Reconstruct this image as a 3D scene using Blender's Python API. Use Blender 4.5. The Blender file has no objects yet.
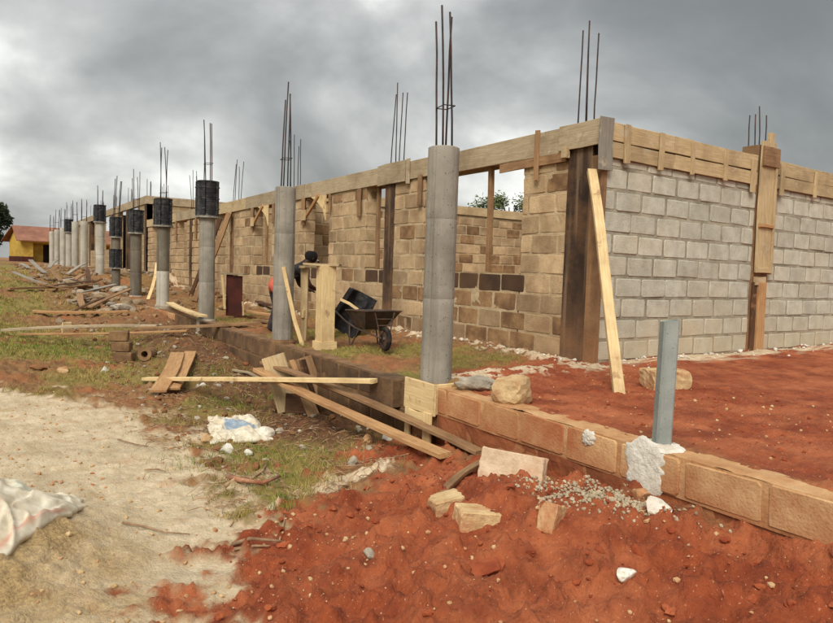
import bpy, bmesh, math, random
import numpy as np
from mathutils import Vector, Matrix

random.seed(7)
RNG = np.random.default_rng(11)
SC = bpy.context.scene
COL = SC.collection

# ------------------------------------------------------------------ camera
# world: origin = near corner of the building at its base, +X along the grey
# side wall, +Y along the long front wall, Z up, metres
RM = np.array([[0.8323, -0.0064, 0.5543], [-0.5534, -0.0700, 0.8300], [0.0335, -0.9975, -0.0618]])
CP = np.array([-5.8412, -5.0723, 0.9768])
F, CX, CY = 651.73, 416.5, 311.5
cam = bpy.data.cameras.new('camera')
cam.lens = 28.166
cam.sensor_width = 36
cam.sensor_fit = 'HORIZONTAL'
cam.clip_start = 0.05
cam.clip_end = 3000
camo = bpy.data.objects.new('camera', cam)
COL.objects.link(camo)
rt, dn, fw = RM[:, 0], RM[:, 1], RM[:, 2]
camo.matrix_world = Matrix(((rt[0], -dn[0], -fw[0], CP[0]), (rt[1], -dn[1], -fw[1], CP[1]),
                            (rt[2], -dn[2], -fw[2], CP[2]), (0, 0, 0, 1)))
SC.camera = camo

# ------------------------------------------------------------------ sky, sun, exposure
SKY_GAIN = 6.8
SKY_OFF = (18.87, 40.61, 10.85)
SUN_EL, SUN_AZ = 44.0, 226.0     # azimuth measured from +Y clockwise seen from above
w = bpy.data.worlds.new('World')
SC.world = w
w.use_nodes = True
nt = w.node_tree
nt.nodes.clear()


def nd(t, typ, **kw):
    n = t.nodes.new(typ)
    for k, v in kw.items():
        if hasattr(n, k):
            setattr(n, k, v)
        else:
            n.inputs[k].default_value = v
    return n


sky = nd(nt, 'ShaderNodeTexSky', sky_type='NISHITA', sun_disc=False)
sky.sun_elevation = math.radians(SUN_EL)
sky.sun_rotation = math.radians(SUN_AZ)
sky.air_density = 1.5
sky.dust_density = 4.0
tc = nd(nt, 'ShaderNodeTexCoord')
sep = nd(nt, 'ShaderNodeSeparateXYZ')
nt.links.new(tc.outputs['Generated'], sep.inputs[0])
# clouds lie on a flat layer overhead: divide the direction by its height
addz = nd(nt, 'ShaderNodeMath', operation='ADD')
nt.links.new(sep.outputs['Z'], addz.inputs[0])
addz.inputs[1].default_value = 0.55
mx = nd(nt, 'ShaderNodeMath', operation='MAXIMUM')
nt.links.new(addz.outputs[0], mx.inputs[0])
mx.inputs[1].default_value = 0.3
dx = nd(nt, 'ShaderNodeMath', operation='DIVIDE')
dy = nd(nt, 'ShaderNodeMath', operation='DIVIDE')
nt.links.new(sep.outputs['X'], dx.inputs[0]); nt.links.new(mx.outputs[0], dx.inputs[1])
nt.links.new(sep.outputs['Y'], dy.inputs[0]); nt.links.new(mx.outputs[0], dy.inputs[1])
cmb = nd(nt, 'ShaderNodeCombineXYZ')
nt.links.new(dx.outputs[0], cmb.inputs[0]); nt.links.new(dy.outputs[0], cmb.inputs[1])
mapc = nd(nt, 'ShaderNodeMapping')
mapc.inputs['Location'].default_value = SKY_OFF
nt.links.new(cmb.outputs[0], mapc.inputs['Vector'])
n1 = nd(nt, 'ShaderNodeTexNoise', Scale=1.5, Detail=9.0, Roughness=0.50, Distortion=0.25)
nt.links.new(mapc.outputs[0], n1.inputs['Vector'])
cr = nd(nt, 'ShaderNodeValToRGB')
nt.links.new(n1.outputs['Fac'], cr.inputs['Fac'])
cr.color_ramp.interpolation = 'B_SPLINE'
e = cr.color_ramp.elements
e[0].position = 0.33; e[0].color = (.14, .147, .148, 1)
e[1].position = 0.66; e[1].color = (1.0, 1.0, .955, 1)
e2 = e.new(0.44); e2.color = (.225, .233, .231, 1)
e3 = e.new(0.53); e3.color = (.43, .437, .425, 1)
e4 = e.new(0.59); e4.color = (.78, .785, .75, 1)
gain = nd(nt, 'ShaderNodeVectorMath', operation='SCALE')
gain.inputs['Scale'].default_value = SKY_GAIN
nt.links.new(cr.outputs[0], gain.inputs[0])
mixs = nd(nt, 'ShaderNodeMix', data_type='RGBA')
mixs.inputs[0].default_value = 0.95
nt.links.new(sky.outputs[0], mixs.inputs[6]); nt.links.new(gain.outputs[0], mixs.inputs[7])
bg = nd(nt, 'ShaderNodeBackground', Strength=0.10)
nt.links.new(mixs.outputs[2], bg.inputs['Color'])
wo = nd(nt, 'ShaderNodeOutputWorld')
nt.links.new(bg.outputs[0], wo.inputs['Surface'])

sl = bpy.data.lights.new('sun', 'SUN')
sl.energy = 1.5
sl.angle = math.radians(28)
sl.color = (1.0, 0.95, 0.87)
so = bpy.data.objects.new('sun', sl)
COL.objects.link(so)
az = math.radians(SUN_AZ); el = math.radians(SUN_EL)
sdir = Vector((math.sin(az) * math.cos(el), math.cos(az) * math.cos(el), math.sin(el)))
so.rotation_euler = sdir.to_track_quat('Z', 'Y').to_euler()
so.location = (-20, -20, 40)

vs = SC.view_settings
vs.view_transform = 'Standard'
vs.look = 'None'
vs.exposure = 1.12
vs.gamma = 1.0
vs.use_curve_mapping = False
SC.cycles.max_bounces = 6

# ------------------------------------------------------------------ numpy noise, pixel rays


def _hash(ix, iy, seed):
    h = (ix.astype(np.int64) * 374761393 + iy.astype(np.int64) * 668265263 + seed * 982451653) & 0x7fffffff
    h = ((h ^ (h >> 13)) * 1274126177) & 0x7fffffff
    return ((h ^ (h >> 16)) & 0xffff) / 65535.0


def vnoise(x, y, seed=0):
    x = np.asarray(x, float); y = np.asarray(y, float)
    ix = np.floor(x); iy = np.floor(y)
    fx = x - ix; fy = y - iy
    ux = fx * fx * (3 - 2 * fx); uy = fy * fy * (3 - 2 * fy)
    a = _hash(ix, iy, seed); b = _hash(ix + 1, iy, seed)
    c = _hash(ix, iy + 1, seed); d = _hash(ix + 1, iy + 1, seed)
    return (a * (1 - ux) + b * ux) * (1 - uy) + (c * (1 - ux) + d * ux) * uy - 0.5


def fbm(x, y, sc, octv=4, seed=0, gain=0.5):
    s = 0; a = 1.0
    for k in range(octv):
        s = s + a * vnoise(np.asarray(x) * sc + 17.3 * k, np.asarray(y) * sc - 9.1 * k, seed + k)
        sc *= 2.07; a *= gain
    return s


def ray(px, py):
    return RM @ np.array([(px - CX) / F, (py - CY) / F, 1.0])


def onz(px, py, z=0.0):
    r = ray(px, py)
    return CP + r * ((z - CP[2]) / r[2])


def onx(px, py, x):
    r = ray(px, py)
    return CP + r * ((x - CP[0]) / r[0])


def ony(px, py, y):
    r = ray(px, py)
    return CP + r * ((y - CP[1]) / r[1])


# ------------------------------------------------------------------ terrain height and cover
TP = np.array([  # outside the foundation: x, y, z
    (-2.4, -8, -.15), (-2.6, -4.2, -.24), (-2.6, -3, -.34), (-2.6, -1.7, -.44), (-2.6, -.6, -.52), (-2.6, .4, -.63), (-2.7, 1.5, -.7),
    (-2.7, 2.5, -.80), (-2.6, 4.4, -.52), (-2.6, 6, -.42), (-2.6, 8, -.30), (-2.6, 10.5, -.16), (-2.6, 14, .05), (-2.6, 18, .2),
    (-2.6, 20.4, .5), (-2.6, 25, .58), (-2.6, 35, .66),
    (-3.2, -4.3, -.42), (-3.4, -2.5, -.47), (-3.6, -1, -.58), (-3.4, .5, -.70), (-3.5, 2.5, -.74), (-3.6, 5, -.62), (-3.8, 8, -.45),
    (-4, 12, -.22), (-4, 17, .2), (-4, 25, .5),
    (-4.3, -3.2, -.56), (-4.4, -1.5, -.61), (-4.3, .4, -.66), (-4.5, 2.5, -.64), (-4.6, 6, -.52),
    (-5.2, -4, -.6), (-5.1, -2, -.63), (-5.1, 0, -.66), (-5.1, 2, -.64), (-5.3, 5, -.54), (-5.3, 8, -.42), (-5.2, 12, -.08), (-5.2, 17, .25),
    (-6.4, -4, -.52), (-6.5, -2, -.5), (-6.6, 0, -.55), (-6.5, 4, -.5), (-6.2, 8, -.25), (-6.2, 12, .12), (-6.2, 18, .45),
    (-8, 30, .65), (-5, 45, .7), (-4, 70, .65), (-12, 0, -.3), (-12, 15, .4), (-25, 0, 0), (-20, 60, .7), (-30, 30, .6), (-10, -15, -.5), (-30, -30, -.4), (-3, -20, -.3)])


def _tps(r2):
    return 0.5 * r2 * np.log(r2 + 1e-9)


_N = len(TP)
_P = np.c_[np.ones(_N), TP[:, :2]]
_K = _tps(((TP[:, None, :2] - TP[None, :, :2]) ** 2).sum(-1)) + 0.02 * np.eye(_N)
_S = np.linalg.solve(np.block([[_K, _P], [_P.T, np.zeros((3, 3))]]), np.r_[TP[:, 2], 0, 0, 0])


def outside(x, y):
    sh = x.shape
    x = np.clip(x.ravel(), -40, 0); y = np.clip(y.ravel(), -40, 80)
    z = _S[_N] + _S[_N + 1] * x + _S[_N + 2] * y
    for k in range(_N):
        z = z + _S[k] * _tps((x - TP[k, 0]) ** 2 + (y - TP[k, 1]) ** 2)
    return np.clip(z, -1.0, 0.9).reshape(sh)


def sm(a, b, t):
    t = np.clip((t - a) / (b - a), 0, 1)
    return t * t * (3 - 2 * t)


def gauss(x, y, cx, cy, sx, sy=None, rot=0):
    sy = sy or sx
    c, s = math.cos(rot), math.sin(rot)
    u = (x - cx) * c + (y - cy) * s; v = -(x - cx) * s + (y - cy) * c
    return np.exp(-(u / sx) ** 2 - (v / sy) ** 2)


def pip(poly, x, y):
    """signed distance to a polygon (positive inside)"""
    x = np.asarray(x, float); y = np.asarray(y, float)
    ins = np.zeros(x.shape, bool); d = np.full(x.shape, 1e9)
    n = len(poly)
    for i in range(n):
        x1, y1 = poly[i]; x2, y2 = poly[(i + 1) % n]
        ex, ey = x2 - x1, y2 - y1
        t = np.clip(((x - x1) * ex + (y - y1) * ey) / (ex * ex + ey * ey + 1e-12), 0, 1)
        d = np.minimum(d, (x - x1 - t * ex) ** 2 + (y - y1 - t * ey) ** 2)
        cond = (y1 > y) != (y2 > y)
        ins ^= cond & (x < (x2 - x1) * (y - y1) / (y2 - y1 + 1e-12) + x1)
    return np.where(ins, 1, -1) * np.sqrt(d)


def wpoly(pts, z):
    return [tuple(onz(px, py, z)[:2]) for px, py in pts]


RED_OUT = wpoly([(120, 700), (190, 600), (236, 560), (262, 512), (330, 482), (390, 466), (372, 447), (420, 440), (440, 425)], -.56) + \
    [(-2.4, -.3), (-2.4, -9), (-4.6, -9)]
SAND = wpoly([(-260, 392), (40, 393), (120, 404), (185, 428), (226, 468), (232, 500), (330, 530), (420, 620), (420, 760), (-300, 760)], -.62)
RED_IN = [(-2.4, -.9), (-1.9, .15), (-.9, .55), (.5, .4), (14, .4), (14, -12), (-2.4, -12)]
SPILL = wpoly([(262, 506), (300, 490), (345, 476), (392, 466), (396, 476), (350, 492), (300, 506), (268, 512)], -.63)


def cover(x, y):
    """weights of red earth, pale sand, grass, cement spill"""
    nz = fbm(x, y, 2.2, 5, 40)
    nf = fbm(x, y, 9.0, 4, 60)
    ins = x > -2.385
    red = np.where(ins, sm(-.25, .25, pip(RED_IN, x, y) + nz * .5), sm(-.18, .24, pip(RED_OUT, x, y) + nz * .6 + nf * .7))
    sand = np.where(ins, 0, sm(-.16, .18, pip(SAND, x, y) + nz * .7 + nf * .4)) * (1 - red)
    g = (1 - red) * (1 - sand) * sm(-.28, .25, fbm(x, y, .9, 4, 80) + .35 * nf + np.where(ins, -.12, .1))
    g = g * np.where(x > -.15, 0, 1) * np.where((y > 9) & (x > -4.6), .35, 1)
    # bare strip in the trench below the foundation
    g = g * (1 - .85 * np.where(ins, 0, sm(-3.9, -3.0, x) * sm(-.6, .6, y + nz)))
    g = g * (1 - .8 * gauss(x, y, -3.1, 6.5, .7, 1.6))
    sp = sm(-.02, .1, pip(SPILL, x, y) + nf * .14)
    # mortar droppings along the foot of the walls
    d = np.where(y > -.05, -x, -y)
    d = np.where((x > 0) & (y > 0), 9, d)
    drop = np.where(ins, sm(.42, .05, np.abs(d - .12) + nf * .35), 0) * sm(-.15, .25, nf + .12)
    sp = np.maximum(sp, drop * .9)
    # thin track of dust where people walk along the veranda
    return red, sand, g, sp


def height(x, y, detail=True):
    x = np.asarray(x, float); y = np.asarray(y, float)
    o = outside(x, y)
    o = o + .13 * gauss(x, y, -3.25, -2.25, .75, .45, -.5)          # red heap around the sunk blocks
    o = o + .07 * gauss(x, y, -3.0, -2.9, .35, .3)
    o = o + .05 * gauss(x, y, -4.1, -2.5, .5, .25, .6)
    o = o + .27 * gauss(x, y, -5.95, -.95, .60, .75)                # sand heap under the sack
    o = o - .05 * gauss(x, y, -2.75, -3.3, .25, .8)                 # groove at the foot of the foundation
    o = o + .25 * gauss(x, y, -3.1, 6.3, .55, 1.1)                  # spoil by the second pillar
    i = -.05 + .03 * fbm(x, y, .8, 3, 5)
    i = i - .05 * sm(.4, 1.4, y) * sm(-.3, -1.2, x)
    i = i + (.12 * sm(11, 14, y) + .05 * sm(14, 18, y) + .42 * sm(18.2, 20.0, y)) * 1.0
    i = i + .05 * np.exp(-((np.where(y > 0, x, y) + .1) / .25) ** 2) * np.where(x > -2.3, 1, 0)
    t = sm(-2.43, -2.35, x)
    far = sm(30, 80, np.hypot(x, y - 10))
    z = o * (1 - t) + i * t
    z = z * (1 - far) + .6 * far * sm(-20, 40, y)
    if not detail:
        return z
    red, sand, g, sp = cover(x, y)
    near = 1 - sm(14, 40, np.hypot(x + 4, y))
    ins = x > -2.385
    lump = fbm(x, y, 5, 5, 100, .55)
    clod = np.maximum(0, fbm(x, y, 11, 3, 130)) * 1.3
    ruts = fbm(x * .6 + y * .25, y * 1.8, 3, 4, 160)
    dz = red * (np.where(ins, .022, .075) * lump + np.where(ins, .02, .085) * clod)
    heapy = gauss(x, y, -3.3, -2.3, 1.1, .7, -.5)
    dz = dz + red * np.where(ins, 0, 1) * (.3 + heapy) * .10 * np.maximum(0, fbm(x, y, 7, 4, 240) - .08)
    dz = dz + .05 * gauss(x, y, -5.8, -1.3, .6, .9) * fbm(x, y, 14, 4, 260)
    dz = dz + sand * (.018 * lump + .018 * ruts + .010 * clod) + (1 - red - sand) * (.08 * lump + .04 * clod)
    dz = dz + sp * .02 * np.abs(fbm(x, y, 18, 3, 190))
    dz = dz + (.012 + .014 * red * np.where(ins, .4, 1)) * fbm(x, y, 26, 3, 210) + red * np.where(ins, 0, .035) * np.maximum(0, fbm(x, y, 17, 2, 225) - .12)
    keep = 1 - np.exp(-((x + 2.385) / .04) ** 2)
    return z + dz * near * keep


def H(x, y):
    return float(height(np.array([x]), np.array([y]))[0])


def gnd(px, py, z0=-.5):
    """where the view ray through a photo pixel meets the ground outside / on the veranda"""
    z = z0
    for _ in range(12):
        p = onz(px, py, z)
        z = .5 * z + .5 * H(p[0], p[1])
    return Vector((p[0], p[1], H(p[0], p[1])))


# ------------------------------------------------------------------ materials
MATS = {}


class NT:
    def __init__(s, m):
        s.t = m.node_tree
        s.t.nodes.clear()

    def n(s, typ, **kw):
        return nd(s.t, typ, **kw)

    def l(s, a, b):
        s.t.links.new(a, b)

    def noise(s, vec, scale, detail=5, rough=.55, dist=0.0):
        n = s.n('ShaderNodeTexNoise', Scale=scale, Detail=float(detail), Roughness=rough, Distortion=dist)
        s.l(vec, n.inputs['Vector'])
        return n.outputs['Fac']

    def mr(s, val, a, b, c=0.0, d=1.0):
        n = s.n('ShaderNodeMapRange')
        n.inputs[1].default_value = a; n.inputs[2].default_value = b
        n.inputs[3].default_value = c; n.inputs[4].default_value = d
        s.l(val, n.inputs[0])
        return n.outputs[0]

    def math(s, op, a, b):
        n = s.n('ShaderNodeMath', operation=op)
        for i, v in enumerate((a, b)):
            if isinstance(v, (int, float)):
                n.inputs[i].default_value = v
            else:
                s.l(v, n.inputs[i])
        return n.outputs[0]

    def mix(s, fac, a, b, blend='MIX'):
        n = s.n('ShaderNodeMix', data_type='RGBA', blend_type=blend)
        for i, v in ((0, fac), (6, a), (7, b)):
            if isinstance(v, (int, float)):
                n.inputs[i].default_value = v
            elif isinstance(v, tuple):
                n.inputs[i].default_value = v + (1,) if len(v) == 3 else v
            else:
                s.l(v, n.inputs[i])
        return n.outputs[2]

    def out(s, col, rough, bump=None, strength=.3, dist=.01, metal=0.0):
        b = s.n('ShaderNodeBsdfPrincipled')
        if isinstance(col, tuple):
            b.inputs['Base Color'].default_value = col + (1,)
        else:
            s.l(col, b.inputs['Base Color'])
        b.inputs['Roughness'].default_value = rough
        b.inputs['Metallic'].default_value = metal
        b.inputs['Specular IOR Level'].default_value = .3
        if bump is not None:
            bn = s.n('ShaderNodeBump', Strength=strength, Distance=dist)
            s.l(bump, bn.inputs['Height'])
            s.l(bn.outputs[0], b.inputs['Normal'])
        o = s.n('ShaderNodeOutputMaterial')
        s.l(b.outputs[0], o.inputs['Surface'])


def srgb(r, g, b):
    f = lambda c: (c / 255 / 12.92) if c / 255 <= .04045 else ((c / 255 + .055) / 1.055) ** 2.4
    return (f(r), f(g), f(b))


def M(name, c1, c2, scale=6, stain=None, sscale=1.5, samt=.5, rough=.9, bump=.35, bscale=60, rnd=.12, grain=False,
      dust=None, lo=.35, hi=.65, metal=0.0, speck=None, bdist=.01, streak=None, splash=None, pit=None):
    if name in MATS:
        return MATS[name]
    m = bpy.data.materials.new(name)
    m.use_nodes = True
    t = NT(m)
    geo = t.n('ShaderNodeNewGeometry')
    pos = geo.outputs['Position']
    oi = t.n('ShaderNodeObjectInfo')
    vec = pos
    if grain:
        tcn = t.n('ShaderNodeTexCoord')
        mp = t.n('ShaderNodeMapping')
        mp.inputs['Scale'].default_value = (1.2, 22, 22)
        sc = t.math('MULTIPLY', oi.outputs['Random'], 57.0)
        cb = t.n('ShaderNodeCombineXYZ')
        t.l(sc, cb.inputs[0]); t.l(sc, cb.inputs[1]); t.l(sc, cb.inputs[2])
        t.l(tcn.outputs['Object'], mp.inputs['Vector']); t.l(cb.outputs[0], mp.inputs['Location'])
        vec = mp.outputs[0]
    n1 = t.noise(vec, scale, 6, .6, .6 if grain else 0)
    col = t.mix(t.mr(n1, lo, hi), c1, c2)
    if stain is not None:
        n2 = t.noise(pos, sscale, 6, .62)
        col = t.mix(t.mr(n2, .46, .68, 0, samt), col, stain)
    if streak is not None:
        mp2 = t.n('ShaderNodeMapping')
        mp2.inputs['Scale'].default_value = (11, 11, .55)
        t.l(pos, mp2.inputs['Vector'])
        n5 = t.noise(mp2.outputs[0], 1.0, 6, .6)
        col = t.mix(t.mr(n5, .5, .66, 0, .6), col, streak)
        n6 = t.noise(pos, 60, 2, .4)
        col = t.mix(t.mr(n6, .68, .73, 0, .75), col, (.03, .028, .025))
    if pit is not None:
        n8 = t.noise(pos, 26, 7, .7)
        col = t.mix(t.mr(n8, .54, .70, 0, .62), col, pit)
        n9 = t.noise(pos, 110, 3, .6)
        col = t.mix(t.mr(n9, .60, .72, 0, .5), col, pit)
    if splash is not None:
        n7 = t.noise(pos, 7, 7, .68)
        col = t.mix(t.mr(n7, .58, .66, 0, .7), col, splash)
    if speck is not None:
        n4 = t.noise(pos, 140, 2, .5)
        col = t.mix(t.mr(n4, .6, .7, 0, .7), col, speck)
    hs = t.n('ShaderNodeHueSaturation')
    t.l(t.mr(oi.outputs['Random'], 0, 1, 1 - rnd, 1 + rnd), hs.inputs['Value'])
    t.l(col, hs.inputs['Color'])
    col = hs.outputs['Color']
    if dust is not None:
        dc, z0, z1, amt = dust
        sp = t.n('ShaderNodeSeparateXYZ')
        t.l(pos, sp.inputs[0])
        n3 = t.noise(pos, 3.5, 5, .6)
        zz = t.math('ADD', sp.outputs['Z'], t.math('MULTIPLY', n3, -(z1 - z0) * .9))
        col = t.mix(t.mr(zz, z1 - (z1 - z0) * .5, z0 - (z1 - z0) * .5, 0, amt), col, dc)
    nb = t.noise(pos if not grain else vec, bscale if not grain else scale * 1.6, 4, .6)
    hgt = t.math('ADD', nb, t.math('MULTIPLY', n1, .5))
    t.out(col, rough, hgt, bump, bdist, metal)
    MATS[name] = m
    return m


RED = (.30, .072, .026)
M('block_grey', srgb(192, 190, 174), srgb(168, 164, 148), 5, srgb(190, 172, 140), .9, .4, .95, .7, 70, .10,
  dust=(srgb(188, 170, 136), -.05, .7, .6), pit=srgb(132, 126, 110))
M('mortar_grey', srgb(156, 150, 132), srgb(122, 116, 99), 5, srgb(178, 170, 150), 1.6, .8, .95, .8, 45, 0,
  dust=(srgb(176, 150, 112), -.05, .5, .5))
M('block_tan', srgb(194, 168, 131), srgb(162, 137, 104), 4, srgb(118, 93, 68), 1.1, .65, .95, .7, 60, .22,
  dust=(srgb(120, 84, 58), -.05, .5, .45), pit=srgb(126, 98, 70))
M('mortar_tan', srgb(194, 174, 140), srgb(166, 144, 112), 7, srgb(120, 92, 60), 1.5, .5, .95, .8, 45, 0,
  dust=(srgb(120, 84, 58), -.05, .4, .4))
M('block_wet', srgb(84, 62, 46), srgb(56, 41, 31), 6, srgb(108, 80, 54), 3, .5, .9, .5, 60, .2)
M('block_stained', srgb(156, 124, 88), srgb(126, 96, 66), 5, srgb(88, 64, 46), 2.5, .65, .95, .7, 60, .2, pit=srgb(92, 68, 48))
M('block_found', srgb(208, 172, 126), srgb(182, 140, 96), 3.5, srgb(164, 100, 64), 1.3, .95, .95, .7, 60, .05,
  dust=(srgb(150, 82, 48), -.44, .06, .85), pit=srgb(156, 108, 70))
M('block_mossy', srgb(118, 92, 64), srgb(92, 68, 48), 4, srgb(66, 50, 36), 2, .7, .95, .6, 60, .2,
  dust=(srgb(88, 62, 40), -.8, -.2, .6), pit=srgb(64, 48, 36))
M('mortar_mossy', srgb(140, 108, 76), srgb(108, 80, 56), 8, srgb(84, 62, 44), 2.5, .6, .95, .8, 45, 0)
M('mortar_found', srgb(188, 146, 102), srgb(164, 116, 76), 8, srgb(200, 166, 124), 2.5, .6, .95, .8, 45, 0,
  dust=(srgb(142, 76, 44), -.42, -.12, .8))
M('footing', srgb(150, 90, 56), srgb(126, 68, 40), 4, srgb(104, 66, 46), 2, .6, .95, .7, 40, 0)
M('stain_concrete', srgb(72, 54, 40), srgb(48, 36, 28), 3, srgb(128, 92, 60), 2.2, .6, .9, .5, 40, .05, dust=(srgb(138, 104, 76), -.1, .9, .6), streak=srgb(132, 110, 86))
M('brown_concrete', srgb(144, 112, 80), srgb(114, 86, 60), 3, srgb(64, 46, 34), 2.5, .6, .9, .5, 40, .05, dust=(srgb(150, 100, 66), -.1, .6, .6), streak=srgb(168, 128, 88))
M('concrete', srgb(156, 150, 138), srgb(130, 124, 112), 2.2, srgb(112, 106, 96), 3, .6, .85, .35, 70, .06, streak=srgb(106, 98, 86), bdist=.004)
M('concrete_dark', srgb(120, 112, 98), srgb(100, 93, 80), 2.2, srgb(84, 78, 68), 3, .5, .85, .35, 70, .06, streak=srgb(82, 75, 64), bdist=.004)
M('concrete_pale', srgb(186, 182, 170), srgb(166, 160, 146), 2.2, srgb(140, 134, 120), 3, .5, .88, .25, 90, .06, streak=srgb(150, 142, 124), bdist=.004)
M('cement_white', srgb(226, 222, 210), srgb(196, 190, 176), 9, srgb(176, 150, 122), 5, .45, .95, .9, 50, .06, pit=srgb(170, 160, 142))
M('board_yellow', srgb(196, 174, 134), srgb(168, 144, 106), 3, srgb(136, 114, 84), 2.2, .6, .8, .3, 60, .12, grain=True, splash=srgb(184, 172, 148))
M('board_pale', srgb(224, 200, 152), srgb(200, 172, 122), 3, srgb(168, 136, 96), 2.5, .55, .8, .3, 60, .08, grain=True, splash=srgb(150, 112, 78))
M('board_grey', srgb(178, 162, 134), srgb(152, 134, 106), 3, srgb(112, 92, 66), 1.8, .6, .85, .35, 60, .10, grain=True, splash=srgb(184, 172, 148))
M('board_ash', srgb(152, 146, 134), srgb(130, 122, 110), 3, srgb(104, 96, 84), 1.8, .5, .85, .3, 60, .06, grain=True, splash=srgb(184, 172, 148))
M('board_brown', srgb(162, 128, 92), srgb(128, 98, 68), 3, srgb(92, 62, 38), 2.2, .55, .85, .35, 60, .15, grain=True, splash=srgb(150, 112, 78))
M('board_orange', srgb(190, 150, 104), srgb(158, 118, 78), 3, srgb(130, 86, 54), 2.2, .5, .85, .35, 60, .1, grain=True, splash=srgb(150, 112, 78))
M('board_dark', srgb(98, 68, 46), srgb(70, 48, 33), 3, srgb(44, 32, 24), 2.2, .5, .9, .35, 60, .12, grain=True, splash=srgb(150, 112, 78))
M('steel_bar', srgb(70, 64, 62), srgb(52, 48, 48), 20, srgb(104, 66, 46), 8, .5, .6, .2, 200, .1, metal=.5)
M('black_form', srgb(34, 33, 36), srgb(20, 20, 23), 8, srgb(84, 82, 80), 9, .5, .42, .25, 60, .1)
M('form_bolt', srgb(70, 68, 68), srgb(48, 47, 48), 12, srgb(90, 86, 82), 7, .5, .6, .3, 60, .05)
M('form_rim', srgb(168, 160, 146), srgb(120, 114, 104), 12, srgb(60, 58, 56), 7, .5, .7, .3, 60, .05)
M('red_steel', srgb(92, 42, 32), srgb(70, 32, 26), 5, srgb(52, 30, 26), 4, .5, .6, .3, 50, .05)
M('barrow_steel', srgb(86, 74, 66), srgb(58, 50, 46), 8, srgb(116, 78, 54), 6, .6, .6, .3, 60, .05, metal=.2)
M('tyre', srgb(34, 31, 30), srgb(24, 22, 22), 10, srgb(96, 72, 54), 8, .5, .9, .4, 80, 0)
M('post_grey', srgb(148, 154, 148), srgb(130, 136, 131), 5, srgb(156, 160, 152), 6, .6, .6, .2, 90, 0, streak=srgb(104, 114, 110), splash=srgb(166, 168, 158))
M('post_dark', srgb(58, 66, 70), srgb(48, 54, 58), 4, None, 4, .4, .7, .1, 90, 0)
M('stone_tan', srgb(204, 178, 134), srgb(176, 144, 102), 9, srgb(164, 92, 56), 4, .85, .95, .8, 50, .08, pit=srgb(150, 112, 78))
M('stone_pink', srgb(212, 190, 160), srgb(186, 162, 132), 9, srgb(176, 112, 78), 4, .5, .95, .7, 50, .04, pit=srgb(160, 136, 108))
M('stone_grey', srgb(178, 168, 150), srgb(142, 132, 116), 9, srgb(112, 98, 80), 5, .5, .95, .7, 50, .14)
M('stone_white', srgb(222, 218, 206), srgb(192, 186, 170), 9, srgb(160, 140, 112), 5, .4, .9, .6, 50, .08)
M('clod_red', srgb(152, 76, 43), srgb(122, 55, 31), 9, srgb(188, 112, 72), 6, .5, .97, .8, 50, .2)
M('rubble', srgb(150, 128, 98), srgb(116, 94, 68), 3, srgb(170, 160, 142), 1.2, .6, .95, .6, 50, .15)
M('rubble_brown', srgb(136, 98, 64), srgb(108, 74, 48), 3, srgb(160, 96, 60), 1.2, .6, .95, .6, 50, .15)
M('gravel_chip', srgb(188, 172, 142), srgb(150, 134, 108), 9, srgb(206, 196, 176), 8, .5, .95, .5, 50, .1)
M('twig', srgb(180, 150, 116), srgb(130, 100, 74), 12, srgb(86, 62, 46), 8, .5, .95, .5, 60, .15)
M('root', srgb(158, 104, 74), srgb(120, 72, 50), 12, srgb(196, 170, 140), 8, .5, .95, .5, 60, .1)
M('house_yellow', srgb(216, 182, 88), srgb(198, 160, 68), 2, srgb(158, 118, 48), 1, .5, .9, .2, 30, .03)
M('house_red', srgb(92, 46, 38), srgb(74, 38, 32), 2, None, 1, .5, .9, .2, 30, .03)
M('roof_rust', srgb(150, 104, 82), srgb(124, 82, 64), 1.2, srgb(104, 68, 54), .8, .6, .8, .3, 20, .05)
M('interior_shade', srgb(46, 34, 28), srgb(34, 26, 22), 2, None, 1, .5, .95, .2, 30, 0)  # shade of interiors and hollows, put into the colour
M('bark', srgb(84, 66, 50), srgb(60, 46, 36), 8, None, 1, .5, .95, .6, 30, 0)
M('skin', srgb(70, 42, 30), srgb(58, 34, 25), 8, None, 1, .5, .6, .1, 60, 0)
M('hair', srgb(26, 20, 18), srgb(18, 14, 13), 30, None, 1, .5, .95, .6, 90, 0)
M('shirt_pink', srgb(206, 104, 86), srgb(182, 84, 68), 8, None, 1, .5, .95, .3, 40, 0)
M('vest_dark', srgb(46, 42, 44), srgb(34, 31, 33), 8, None, 1, .5, .95, .3, 40, 0)
M('trousers_dark', srgb(52, 48, 52), srgb(38, 36, 40), 8, srgb(98, 84, 70), 8, .4, .95, .3, 40, 0)


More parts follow.
